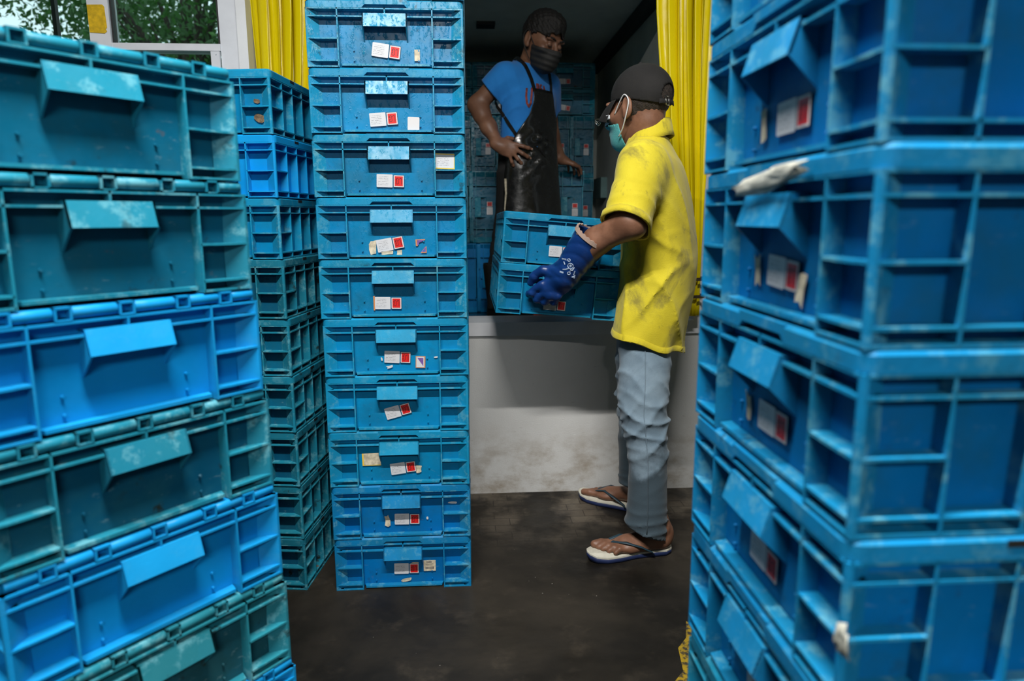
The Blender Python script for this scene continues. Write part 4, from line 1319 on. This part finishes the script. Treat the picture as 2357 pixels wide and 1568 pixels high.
    for z in np.linspace(.10, .70, 40):
        c = np.array([np.interp(z, [q[0] for q in near], [q[1] for q in near]), np.interp(z, [q[0] for q in near], [q[2] for q in near])])
        rs = np.linspace(.02, .13, 120); dirv = np.array([-.22, -.975])
        Pp = np.stack([c[0] + dirv[0] * rs, c[1] + dirv[1] * rs, np.full_like(rs, z)], 1)
        k = np.argmax(trousers(Pp) > 0); pts.append(tuple(Pp[k] + V3(0, -.0012, 0)))
    shifted(MB().tube(pts, .0016, 5), root).build('side_seam', M['denim'], tr)

    # ---- body: trunk and limbs inside the clothes, fine head, arm and feet
    HC, HF = V3(.548, 2.245, 1.425), frame(-138, 5, 0)
    el, ct, wr = V3(.470, 1.992, 1.070), V3(.385, 2.062, 1.018), V3(.306, 2.118, .915)
    def inner(P):
        d = loft(P, [(z, x, y, a * .8 - .02, b * .8 - .01, w) for z, x, y, a, b, w in secs if z > .74 and z < 1.32], 2.3)
        d = smin(d, seg(P, S, el, .046, .042), .03)
        d = smin(d, chain(P, [S2, V3(.60, 2.60, 1.07), V3(.555, 2.72, .93)], [.046, .040, .030], .02), .03)
        d = smin(d, chain(P, [V3(.590, 2.19, .80), V3(.552, 2.10, .49), V3(.585, 2.062, .13)], [.050, .045, .034], .03), .04)
        d = smin(d, chain(P, [V3(.61, 2.30, .80), V3(.596, 2.36, .49), V3(.608, 2.386, .13)], [.050, .045, .034], .03), .04)
        return smin(d, seg(P, (.582, 2.243, 1.28), (.575, 2.244, 1.36), .056, .054), .03)
    parts = [meshgrid_sdf(inner, (.40, 1.92, .08), (.80, 2.80, 1.38), .012)]
    hd = lambda P: head_sdf(P, HC, HF, True, V3(.584, 2.244, 1.28))
    parts.append(meshgrid_sdf(hd, HC - V3(.15, .15, .15), HC + V3(.15, .15, .16), .0036))
    def arm(P):
        d = chain(P, [S + ad * .10, el, ct, wr], [.046, .043, .0395, .030], .025)
        d = smin(d, ell(P, el + V3(.012, -.004, -.004), (.030, .028, .030)), .02)
        d = smin(d, seg(P, el + V3(-.012, .004, .012), el * .55 + ct * .45 + V3(-.006, 0, .010), .034, .030), .02)
        d = d - .0022 * np.sin(((P - el) @ V3(.5, .5, -.7)) * 90) * blob(P, (el + ct) / 2, (.05, .05, .05))
        return d
    parts.append(meshgrid_sdf(arm, (.26, 1.90, .86), (.58, 2.17, 1.20), .0042))
    h1, h2 = np.array([-.988, -.152]), np.array([-.80, .60])
    n1 = (.632, 2.072); n2 = (.640, 2.384)
    a1, a2 = V3(.588, 2.062, .15), V3(.607, 2.388, .16)
    f1 = lambda P: foot_sdf(P, n1, h1, -1, a1, .0225)[0]
    f2 = lambda P: foot_sdf(P, n2, h2, 1, a2, .0225)[0]
    parts.append(meshgrid_sdf(f1, (.36, 1.97, .015), (.70, 2.14, .20), .0034))
    parts.append(meshgrid_sdf(f2, (.40, 2.33, .015), (.70, 2.585, .21), .0040))
    V, F = join_parts(parts)
    sdf_obj('body', V, F, M['skin'], root, None, 0, 1)
    sandal(n1, h1, -1, root); sandal(n2, h2, 1, root)

    # ---- head gear
    Lc = lambda c: (c - HC) @ HF
    hb_ = lambda P: head_sdf(P, HC, HF, False) - .0045 + .0012 * np.sin(P @ V3(400, 300, 350))
    V, F = meshgrid_sdf(hb_, HC - V3(.13, .13, .12), HC + V3(.13, .13, .15), .004)
    def hcut(c):
        l = Lc(c)
        return gmax(gmin(l[:, 1] + .016 + .25 * np.clip(l[:, 2], -1, .0), .05 - l[:, 2]), -.050 - l[:, 2])
    sdf_obj('hair', V, F, M['stubble'], root, hcut, 0, 0)
    crown = lambda P: ell((P - HC) @ HF, (0, -.012, .040), (.082, .105, .0965))
    V, F = meshgrid_sdf(crown, HC - V3(.14, .14, .12), HC + V3(.14, .14, .16), .0045)
    def ccut(c):
        l = Lc(c)
        zc = .026 + .30 * np.minimum(l[:, 1], 0) + .05 * np.maximum(l[:, 1], 0)
        hole = gmin(-.05 - l[:, 1], .03 - .03 * np.sqrt((l[:, 0] / .034) ** 2 + ((l[:, 2] - .026) / .030) ** 2), l[:, 2] - .008)
        return gmax(zc - l[:, 2], hole)
    cap = sdf_obj('cap', V, F, M['cap_cloth'], root, ccut, .004, 1)
    G = lambda x, y, z: tuple(HC + HF @ V3(x, y, z))
    m = MB(); top, bot = [], []
    for i in range(13):
        ph = R(-62 + 124 * i / 12)
        rowt, rowb = [], []
        for k in range(6):
            e = k / 5
            x = .081 * math.sin(ph) * (1 + .06 * e); y = -.012 + .104 * math.cos(ph) + e * .056 * math.cos(ph * .9) ** .6
            z = .032 + .006 * (1 - e) - .022 * e * e - .016 * e - 3.2 * x * x * (.35 + e)
            rowt.append(G(x, y, z)); rowb.append(G(x, y, z - .0035))
        top.append(rowt + rowb[::-1])
    m.loops(top, smooth=True)
    shifted(m, root).build('brim', M['cap_cloth'], cap)
    m = MB(); m.tube([G(0, -.012, .134), G(0, -.012, .139), G(0, -.012, .142)], [.008, .007, .003], 8)
    shifted(m, root).build('button', M['cap_cloth'], cap)
    # strap over the opening at the back, with a buckle
    m = MB(); rg = []
    for i in range(9):
        x = -.040 + .010 * i; y = -.012 - .0975 * math.sqrt(max(.01, 1 - (x / .083) ** 2))
        rg.append([G(x, y - .001, .010), G(x, y - .004, .008), G(x, y - .004, -.004), G(x, y - .001, -.006)])
    m.loops(rg); shifted(m, root).build('back_strap', M['cap_cloth'], cap)
    m = MB(); xb, yb = .016, -.1125
    fr_ = [G(xb - .008, yb, .016), G(xb + .008, yb, .016), G(xb + .008, yb - .001, -.010), G(xb - .008, yb - .001, -.010)]
    for a, b in zip(fr_, fr_[1:] + fr_[:1]): m.tube([a, b], .0016, 6)
    shifted(m, root).build('buckle', M['steel'], cap)
    m = MB(); cpt = V3(*G(.024, .147, -.013))
    for dr in (0, .006):
        m.tube([tuple(cpt + HF @ V3((.009 + dr * .5) * math.cos(t), .004 * math.sin(t * 2), (.009 - dr * .3) * math.sin(t) - dr)) for t in np.linspace(0, 6.28, 17)], .0013, 6)
    shifted(m, root).build('brim_ring', M['steel'], cap)
    # ---- mask
    mk = lambda P: head_sdf(P, HC, HF, False) - .0085
    V, F = meshgrid_sdf(mk, HC - V3(.14, .14, .16), HC + V3(.14, .16, .10), .004)
    def region(c, z0, z1):
        l = Lc(c)
        return gmax(z0 + .10 * np.abs(l[:, 0]) - l[:, 2], l[:, 2] - z1 + .20 * np.abs(l[:, 0]), .036 + .06 * (l[:, 2] + .05) - l[:, 1])
    mo = sdf_obj('face_mask', V, F, M['teal_mask'], root, lambda c: region(c, -.128, -.030), .002, 2)
    sdf_obj('mask_edge', V, F, M['white_mask'], root, lambda c: gmax(region(c, -.032, .004), .062 - Lc(c)[:, 1]), .002, 2).parent = mo
    for s in (1, -1):
        ear_loop([G(s * .066, .048, -.012), G(s * .078, .022, .014), G(s * .088, -.004, .034), G(s * .092, -.020, .024), G(s * .094, -.024, .004), G(s * .090, -.010, -.030), G(s * .076, .014, -.062), G(s * .062, .040, -.082)], .0021, 'elastic', root).parent = mo

    # ---- glove
    gc, gw = V3(.374, 2.076, 1.026), V3(.302, 2.122, .915)
    gd = (gw - gc) / np.linalg.norm(gw - gc)
    H = hand_frame(gw, V3(.250, 2.141, .858), V3(.25, 1, .05))
    curls = [(14, 44, 38), (24, 48, 38), (28, 50, 40), (32, 52, 40)]
    def glove(P):
        d = seg(P, gc - gd * .05, gw, .0625, .046)
        hs, tips = hand_sdf(P, gw, H, -1, curls, (8, 1, -4, -9), [(.055, .040, .004), (.064, .074, .012), (.058, .100, .022)], 1.06, 1.38)
        d = smin(d, hs, .022)
        return d + folds(P, gd, 120, .006, .02, 1.0) * blob(P, gw + V3(.0, 0, .012), (.05, .05, .03)) + folds(P, (.5, .2, .8), 90, .003, .02, 3.)
    V, F = meshgrid_sdf(glove, (.14, 1.97, .72), (.47, 2.30, 1.12), .0042)
    gl = sdf_obj('rubber_glove', V, F, M['glove'], root, lambda c: -.004 - (c - gc) @ gd, .003, 1)
    o1 = np.cross(gd, (0, 0, 1)); o1 /= np.linalg.norm(o1); o2 = np.cross(o1, gd)
    m = MB(); rg = []
    for (t, rr) in ((.010, .0560), (-.007, .0575), (-.007, .0622), (.004, .0618)):
        rg.append([tuple(gc + gd * (t - (.0035 if k % 2 and t < 0 else 0)) + (o1 * math.cos(2 * math.pi * k / 44) + o2 * math.sin(2 * math.pi * k / 44)) * rr) for k in range(44)])
    m.loops(rg, caps=False, smooth=False)
    shifted(m, root).build('cuff_lining', M['glove_lining'], gl)
    # printed marks on the back of the cuff
    ax_ = gd; side_ = np.cross(ax_, (0, -1, 0)); side_ /= np.linalg.norm(side_)
    m = MB()
    def onglove(u, v):
        # u across, v along the cuff from the wrist upwards (m)
        c = gw - ax_ * v; out = -(V3(0, 1, 0) - ax_ * ax_[1]); out /= np.linalg.norm(out)
        d0 = c + side_ * u + out * .02
        ts = np.linspace(0, .07, 90); Pp = d0[None] + out[None] * ts[:, None]
        k = np.argmax(glove(Pp) > 0)
        return Pp[k] + out * .0004, out
    def mark(pts, w=.0022):
        for a, b in zip(pts[:-1], pts[1:]):
            pa, oa = onglove(*a); pb, ob = onglove(*b)
            t = pb - pa; n = np.cross(t, oa); n = n / (np.linalg.norm(n) + 1e-9) * w / 2; t = t / (np.linalg.norm(t) + 1e-9) * w * .3
            q = [pa - n - t, pb - n + t, pb + n + t, pa + n - t]
            m.loops([[tuple(x - oa * .0006) for x in q], [tuple(x + oa * .0004) for x in q]], smooth=False)
    circ = lambda cu, cv, r, n=12, a0=0, a1=360: [(cu + r * math.cos(R(a0 + (a1 - a0) * k / n)), cv + r * math.sin(R(a0 + (a1 - a0) * k / n))) for k in range(n + 1)]
    mark(circ(.012, .044, .0085)); mark(circ(.012, .044, .0025, 6), .003)
    mark([(.000, .046), (.000, .036), (.006, .034)], .003); mark([(.012, .035), (.018, .026), (.024, .020)], .003)
    mark([(-.008, .038), (-.012, .026), (.004, .030)], .003); mark(circ(.003, .022, .0045, 8)); mark([(-.016, .026), (-.020, .018), (-.012, .017), (-.016, .022)], .003)
    mark(circ(.026, .056, .004, 8)); mark([(.033, .050), (.042, .042)], .006); mark([(.028, .036), (.034, .040)], .003); mark([(.018, .012), (.026, .008)], .005)
    shifted(m, root).build('glove_print', M['print_white'], gl)
    # bare far hand on the side of the crates
    wf = V3(.556, 2.71, .93); H2 = hand_frame(wf, wf + V3(-.02, .05, -.07), V3(-1, 0, .1))
    V, F = meshgrid_sdf(lambda P: smin(hand_sdf(P, wf, H2, 1, [(10, 15, 10)] * 4, (6, 2, -2, -6), [(.05, .05, .01), (.06, .08, .01)], 1.0, 1.3)[0], seg(P, wf + V3(.012, -.02, .05), wf, .045, .036), .02), wf - V3(.16, .14, .22), wf + V3(.12, .18, .12), .005)
    sdf_obj('rubber_glove', V, F, M['glove'], root, None, 0, 1)
    return root
W1 = worker_yellow()

# ================================================================== worker in blue, standing in the truck
def worker_blue():
    root = empty('person', (.29, 3.58, TZ), 0, 'person in a blue t-shirt, black apron and black mask standing in the truck', 'person')
    YW = R(45); TF = frame(45)
    secs = [(1.28, .298, 3.58, .150, .112, YW), (1.38, .300, 3.58, .158, .110, YW), (1.48, .303, 3.58, .160, .108, YW), (1.58, .302, 3.58, .170, .110, YW), (1.67, .300, 3.582, .178, .108, YW), (1.74, .300, 3.585, .180, .098, YW), (1.797, .302, 3.585, .150, .080, YW), (1.838, .304, 3.582, .095, .066, YW), (1.865, .308, 3.578, .064, .056, YW)]
    S, E = V3(.186, 3.482, 1.765), V3(.050, 3.520, 1.635)
    Wr = V3(.150, 3.405, 1.432)
    S2, E2 = V3(.418, 3.692, 1.758), V3(.452, 3.800, 1.53)
    Wr2 = V3(.510, 3.835, 1.402)
    ad = (E - S) / np.linalg.norm(E - S); ad2 = (E2 - S2) / np.linalg.norm(E2 - S2)
    def shirt(P):
        d = loft(P, secs, 2.3)
        d = smin(d, seg(P, S, S + ad * .14, .066, .064), .045)
        d = smin(d, seg(P, S2, S2 + ad2 * .16, .066, .062), .045)
        d = d - folds(P, (-.45, .25, .85), 44, .009, .025, 1.1, 2.2) * blob(P, (.20, 3.50, 1.57), (.12, .12, .14))
        d = d - folds(P, (.8, .3, .35), 50, .007, .02, 2.0, 2.2) * blob(P, (.20, 3.49, 1.72), (.06, .08, .09))
        return d
    V, F = meshgrid_sdf(shirt, (.02, 3.36, 1.26), (.56, 3.88, 1.88), .0062)
    cut = lambda c: gmax(gmin((c - S) @ ad - (.098 + .10 * (c[:, 0] - .12)), .17 - c[:, 0]), gmin((c - S2) @ ad2 - .13, c[:, 1] - 3.70, 1.70 - c[:, 2]), gmin(c[:, 2] - 1.842 + .25 * ((c - V3(.31, 3.58, 0)) @ TF[:, 1]), c[:, 2] - 1.78))
    sh = sdf_obj('tshirt', V, F, M['blue_cloth'], root, cut, .003, 1)
    # ---- head
    HC, HF = V3(.368, 3.505, 1.924), frame(37, 22, -5)
    SC_ = 1.06
    Lc = lambda c: ((c - HC) @ HF) / SC_
    G = lambda x, y, z: tuple(HC + HF @ V3(x, y, z) * SC_)
    def inner(P):
        d = loft(P, [(z, x, y, a - .022, b - .020, w) for z, x, y, a, b, w in secs if z < 1.83], 2.3)
        d = smin(d, seg(P, S, S * .6 + E * .4, .046, .042), .03)
        d = smin(d, seg(P, S2, E2, .046, .040), .03)
        d = smin(d, chain(P, [V3(.265, 3.55, 1.28), V3(.20, 3.52, .95), V3(.150, 3.525, .62)], [.078, .055, .042], .03), .04)
        d = smin(d, chain(P, [V3(.345, 3.63, 1.28), V3(.365, 3.65, .95), V3(.375, 3.68, .62)], [.078, .055, .042], .03), .04)
        return smin(d, seg(P, (.305, 3.585, 1.78), (.335, 3.56, 1.87), .058, .056), .03)
    parts = [meshgrid_sdf(inner, (.04, 3.36, .58), (.56, 3.90, 1.92), .012)]
    hd = lambda P: head_sdf(P, HC, HF, True, V3(.305, 3.575, 1.79), SC_)
    parts.append(meshgrid_sdf(hd, HC - V3(.16, .16, .17), HC + V3(.16, .16, .17), .0036))
    Hh = hand_frame(Wr, V3(.222, 3.392, 1.408), V3(.25, .95, 0))
    curls = [(8, 22, 18), (10, 26, 20), (10, 30, 22), (12, 30, 22)]
    tips = []
    def arm(P):
        d = chain(P, [S + ad * .06, E, E * .45 + Wr * .55, Wr], [.046, .041, .036, .0265], .03)
        d = smin(d, ell(P, E * .78 + Wr * .22, (.038, .038, .044)), .03)
        hs, tp = hand_sdf(P, Wr, Hh, 1, curls, (2, -14, -34, -52), [(.045, .030, .022), (.050, .050, .034)], 1.0, 1.0)
        tips[:] = tp
        return smin(d, hs, .016)
    parts.append(meshgrid_sdf(arm, (-.01, 3.30, 1.27), (.36, 3.60, 1.80), .0036))
    H2 = hand_frame(Wr2, Wr2 + V3(.07, .055, -.018), V3(-.1, .1, -1))
    def arm2(P):
        d = chain(P, [S2 + ad2 * .08, E2, Wr2], [.044, .038, .027], .03)
        hs, tp = hand_sdf(P, Wr2, H2, -1, [(12, 25, 20), (14, 28, 20), (16, 30, 22), (18, 32, 22)], (4, 0, -4, -10), [(.055, .045, .010), (.062, .075, .014)], 1.0, 1.0)
        return smin(d, hs, .016)
    parts.append(meshgrid_sdf(arm2, (.38, 3.66, 1.30), (.70, 4.02, 1.80), .0046))
    V, F = join_parts(parts)
    sdf_obj('body', V, F, M['skin_dark'], root, None, 0, 1)
    nails(tips, Hh, root)
    # eyes (looking down) and brows
    m = MB(); 
    for s in (-1, 1):
        rings = []
        for i in range(7):
            a = R(-80 + 160 * i / 6)
            rings.append([G(s * .030 + .0105 * math.cos(a) * math.cos(b), .0868 + .0105 * math.cos(a) * math.sin(b) * .9, .001 + .0085 * math.sin(a)) for b in np.linspace(0, 2 * math.pi, 14, endpoint=False)])
        m.loops(rings)
    shifted(m, root).build('eyelids', M['skin_dark'], root)
    m = MB(); m2 = MB()
    for s in (-1, 1):
        m.tube([G(s * .019, .0955, -.004), G(s * .026, .0975, -.0062), G(s * .034, .0965, -.006), G(s * .042, .091, -.003)], [.0012, .0020, .0020, .0012], 6)
        m2.tube([G(s * .013, .1005, .026), G(s * .028, .101, .031), G(s * .040, .094, .031), G(s * .050, .083, .026)], [.0028, .0042, .0038, .0018], 6)
    shifted(m, root).build('eyelashes', M['hair'], root); shifted(m2, root).build('eyebrows', M['hair'], root)
    # hair
    def hair(P):
        L = ((P - HC) @ HF) / SC_
        d = head_sdf(P, HC, HF, False, None, SC_) - .010
        d = smin(d, ell(L, (0, .010, .088), (.070, .088, .052)) * SC_, .03)
        return d + .0020 * np.sin(P @ V3(160, 120, 90)) * np.sin(P @ V3(-90, 140, 110)) + .0013 * np.sin(P @ V3(300, -260, 200))
    V, F = meshgrid_sdf(hair, HC - V3(.17, .17, .15), HC + V3(.17, .17, .19), .0042)
    def hcut(c):
        l = Lc(c)
        front = .060 + .006 * np.sin(l[:, 0] * 140) - .35 * np.abs(l[:, 0]) - l[:, 2]
        side = gmin(.022 - l[:, 2], np.abs(l[:, 0]) - .045, l[:, 1] + .020)
        return gmax(gmin(l[:, 1] - .030, front), side, -.045 - l[:, 2], gmin(l[:, 1] - .012, .030 - l[:, 2]))
    sdf_obj('hair', V, F, M['hair'], root, hcut, .004, 0)
    # mask with pleats
    def mk(P):
        L = ((P - HC) @ HF) / SC_
        d = head_sdf(P, HC, HF, False, None, SC_) - .0085
        d = smin(d, ell(L, (0, .085, -.055), (.040, .040, .050)) * SC_, .03)
        return d + .0018 * np.sin(L[:, 2] * 260)
    V, F = meshgrid_sdf(mk, HC - V3(.17, .17, .20), HC + V3(.17, .17, .10), .004)
    def mcut(c):
        l = Lc(c)
        return gmax(-.128 + .25 * np.abs(l[:, 0]) - l[:, 2], l[:, 2] + .012 + .10 * np.abs(l[:, 0]), .018 - l[:, 1])
    mo = sdf_obj('face_mask', V, F, M['black_mask'], root, mcut, .002, 1)
    for s in (-1, 1):
        ear_loop([G(s * .064, .030, -.022), G(s * .080, .010, .008), G(s * .090, -.010, .034), G(s * .092, -.028, .010), G(s * .086, -.016, -.030), G(s * .064, .020, -.080)], .0020, 'black_mask', root).parent = mo
    # ---- trousers and boots
    rl = [(.60, .150, 3.525, .060, .066, 0), (.85, .168, 3.522, .072, .080, 0), (1.05, .212, 3.532, .086, .092, 0), (1.30, .268, 3.560, .104, .104, 0)]
    ll = [(.60, .378, 3.685, .060, .066, 0), (.85, .372, 3.665, .072, .080, 0), (1.05, .358, 3.645, .086, .092, 0), (1.30, .335, 3.62, .104, .104, 0)]
    hp = [(1.18, .300, 3.585, .150, .100, YW), (1.30, .298, 3.582, .160, .116, YW), (1.43, .300, 3.58, .160, .114, YW)]
    def trou(P):
        d = smin(smin(loft(P, rl, 2), loft(P, ll, 2), .02), loft(P, hp, 2.3), .05)
        return d + folds(P, (.3, .1, .9), 50, .007, .03, 1.) * np.exp(-((P[:, 2] - .95) / .15) ** 2)
    V, F = meshgrid_sdf(trou, (.03, 3.40, .60), (.52, 3.80, 1.44), .009)
    sdf_obj('trousers', V, F, M['black_cloth'], root, lambda c: .63 - c[:, 2], 0, 1)
    for (bx, by, hd_) in ((.150, 3.525, (.90, -.43)), (.378, 3.685, (.80, -.6))):
        h = V3(hd_[0], hd_[1], 0); h /= np.linalg.norm(h); l = np.cross((0, 0, 1), h)
        O = V3(bx, by, TZ)
        def bt(P):
            L = np.stack([(P - O) @ l, (P - O) @ h, P[:, 2] - TZ], 1)
            d = seg(L, (0, -.004, .10), (0, -.010, .30), .054, .070)
            d = smin(d, ell(L, (0, -.008, .050), (.042, .058, .048)), .03)
            d = smin(d, ell(L, (0, .110, .045), (.046, .085, .038)), .04)
            d = smin(d, seg(L, (0, .02, .085), (0, .10, .055), .042, .036), .03)
            return np.maximum(d, .022 - L[:, 2])
        V, F = meshgrid_sdf(bt, (bx - .26, by - .26, TZ + .01), (bx + .26, by + .26, TZ + .40), .0065)
        bo = sdf_obj('rubber_boot', V, F, M['boot'], root, lambda c: c[:, 2] - TZ - .315, .004, 1)
        m = MB(); prof = [(-.066, .004), (-.055, .032), (-.02, .042), (.03, .040), (.08, .047), (.13, .049), (.17, .040), (.198, .018), (.202, .003)]
        def ol(k, zf): return [tuple(O + l * (sx * w * k) + h * y + V3(0, 0, zf(y))) for sx, seq in ((-1, prof), (1, prof[::-1])) for y, w in seq]
        zl = lambda y: .0008 if y < .01 or y > .075 else .012
        m.loops([ol(.97, zl), ol(1.04, lambda y: max(zl(y), .006)), ol(1.04, lambda y: .026), ol(.9, lambda y: .028)], smooth=False)
        shifted(m, root).build('boot_sole', M['red_rubber'], bo)
    # ---- apron
    def torso_r(z):
        S_ = np.array([(.74, .285, 3.57, .205, .165), (.95, .292, 3.575, .190, .150), (1.15, .298, 3.58, .178, .135), (1.30, .300, 3.58, .172, .126)] + [q[:5] for q in secs[2:8]])
        return [np.interp(z, S_[:, 0], S_[:, i]) for i in range(1, 5)]
    def apt(th, z, off=.008):
        cx_, cy_, a, b = torso_r(z)
        u, v = math.sin(th), math.cos(th)
        k = (abs(u / (a + off)) ** 2.3 + abs(v / (b + off)) ** 2.3) ** (-1 / 2.3)
        p = V3(cx_, cy_, z) + (TF[:, 0] * u + TF[:, 1] * v) * k
        return p
    m = MB(); rows = []
    zs = np.linspace(1.705, .76, 60)
    for z in zs:
        thm = np.interp(z, [.76, 1.30, 1.42, 1.50, 1.58, 1.64, 1.705], [1.45, 1.50, 1.45, 1.15, .78, .62, .58])
        row = []
        for k in range(41):
            th = -thm + 2 * thm * k / 40
            p = apt(th, z)
            n = TF[:, 0] * math.sin(th) + TF[:, 1] * math.cos(th)
            low = max(0, min(1, (1.32 - z) / .3))
            wv = .012 * low * math.sin(th * 5 + 1.2 + z * 2)
            pk = math.exp(-((z - 1.44) / .09) ** 2 - ((th + .25) / .55) ** 2)
            wv += .020 * pk * math.sin(z * 62 + th * 5.5) + .010 * pk * math.sin(z * 100 - th * 11 + 1)
            pk2 = math.exp(-((z - 1.34) / .07) ** 2 - ((th + .45) / .35) ** 2)
            wv += .012 * pk2 * math.sin(z * 80 - th * 14)
            row.append(tuple(p + n * (.004 + wv + .006 * (pk + pk2))))
        rows.append(row)
    m.loops(rows, close=False, caps=False)
    ap = shifted(m, root).build('apron', M['vinyl'], root)
    sm = ap.modifiers.new('vinyl', 'SOLIDIFY'); sm.thickness = .0025; sm.offset = 1
    def band(name, pts, w, mat, par):
        mm = MB(); rg = []
        for i, (p, n) in enumerate(pts):
            a = pts[max(i - 1, 0)][0]; b = pts[min(i + 1, len(pts) - 1)][0]
            t = (b - a) / np.linalg.norm(b - a); s = np.cross(t, n); s /= np.linalg.norm(s)
            rg.append([tuple(p - s * w / 2 - n * .001), tuple(p + s * w / 2 - n * .001), tuple(p + s * w / 2 + n * .0015), tuple(p - s * w / 2 + n * .0015)])
        mm.loops(rg, smooth=False)
        return shifted(mm, root).build(name, mat, par)
    def on_shirt(th, z, off=.0055):
        # march outwards to the shirt surface
        cx_, cy_, a, b = torso_r(z); n = TF[:, 0] * math.sin(th) + TF[:, 1] * math.cos(th)
        ts = np.linspace(.0, .30, 240); Pp = V3(cx_, cy_, z)[None] + n[None] * ts[:, None]
        k = len(ts) - 1 - np.argmax((shirt(Pp) < 0)[::-1])
        return Pp[k] + n * off, n
    def push(p, off=.0045):
        p = np.array(p, float)
        for _ in range(6):
            g = np.array([(shirt((p + e)[None])[0] - shirt((p - e)[None])[0]) / .004 for e in np.eye(3) * .002]); g /= np.linalg.norm(g) + 1e-9
            p = p - g * (shirt(p[None])[0] - off)
        return p, g
    for s in (-1, 1):
        A_ = on_shirt(s * .53, 1.688)[0]; q = V3(.306, 3.582, 0) + TF[:, 0] * s * .092
        B_ = V3(q[0], q[1], 1.858) + TF[:, 1] * .012; C_ = V3(.306, 3.582, 1.855) - TF[:, 1] * .062 + TF[:, 0] * s * .03
        ln = [A_ + (B_ - A_) * k / 12 for k in range(13)] + [B_ + (C_ - B_) * k / 6 for k in range(1, 7)]
        pts = [push(p) for p in ln]
        band('neck_strap', pts, .021, M['vinyl'], ap)
        pts = [(apt(s * t, z, .007), TF[:, 0] * math.sin(s * t) + TF[:, 1] * math.cos(s * t)) for t, z in ((1.10, 1.46), (1.25, 1.495), (1.42, 1.54), (1.60, 1.585), (1.80, 1.62), (2.0, 1.65), (2.3, 1.68))]
        band('side_strap', pts, .016, M['vinyl'], ap)
    # hanging apron string
    p0, n0 = apt(-1.40, 1.275, .03), None
    st = [p0 + V3(0, -.012, 0), p0 + V3(.002, -.014, -.07), p0 + V3(-.004, -.014, -.14), p0 + V3(-.005, -.013, -.185)]
    shifted(MB().tube([tuple(q) for q in st], [.0065, .0055, .004, .0015], 6), root).build('apron_string', M['old_paper'], ap)
    # ---- print on the chest
    m = MB()
    def pr(pts, w=.008):
        P3 = [on_shirt(t, z, .0042) for t, z in pts]
        for (a, na), (b, nb) in zip(P3[:-1], P3[1:]):
            t = b - a; L_ = np.linalg.norm(t); t = t / L_; s = np.cross(t, na); s /= np.linalg.norm(s)
            q = [a - s * w / 2 - t * w * .25, b - s * w / 2 + t * w * .25, b + s * w / 2 + t * w * .25, a + s * w / 2 - t * w * .25]
            m.loops([[tuple(x - na * .0015) for x in q], [tuple(x + na * .001) for x in q]], smooth=False)
    pr([(-.86, 1.700), (-.88, 1.665), (-.86, 1.632), (-.80, 1.616), (-.72, 1.635), (-.68, 1.675), (-.66, 1.705)], .010)
    pr([(-.40, 1.690), (-.40, 1.728), (-.30, 1.728), (-.29, 1.712), (-.40, 1.708), (-.29, 1.690)], .007)
    pr([(-.08, 1.727), (-.17, 1.726), (-.18, 1.712), (-.09, 1.708), (-.08, 1.692), (-.18, 1.690)], .007)
    pr([(.02, 1.688), (.09, 1.724), (.16, 1.688)], .008); pr([(.05, 1.703), (.13, 1.703)], .006)
    pr([(-.62, 1.585), (-.55, 1.570), (-.50, 1.555)], .010)
    shifted(m, root).build('shirt_print', M['tshirt_print'], sh)
    return root
W2 = worker_blue()
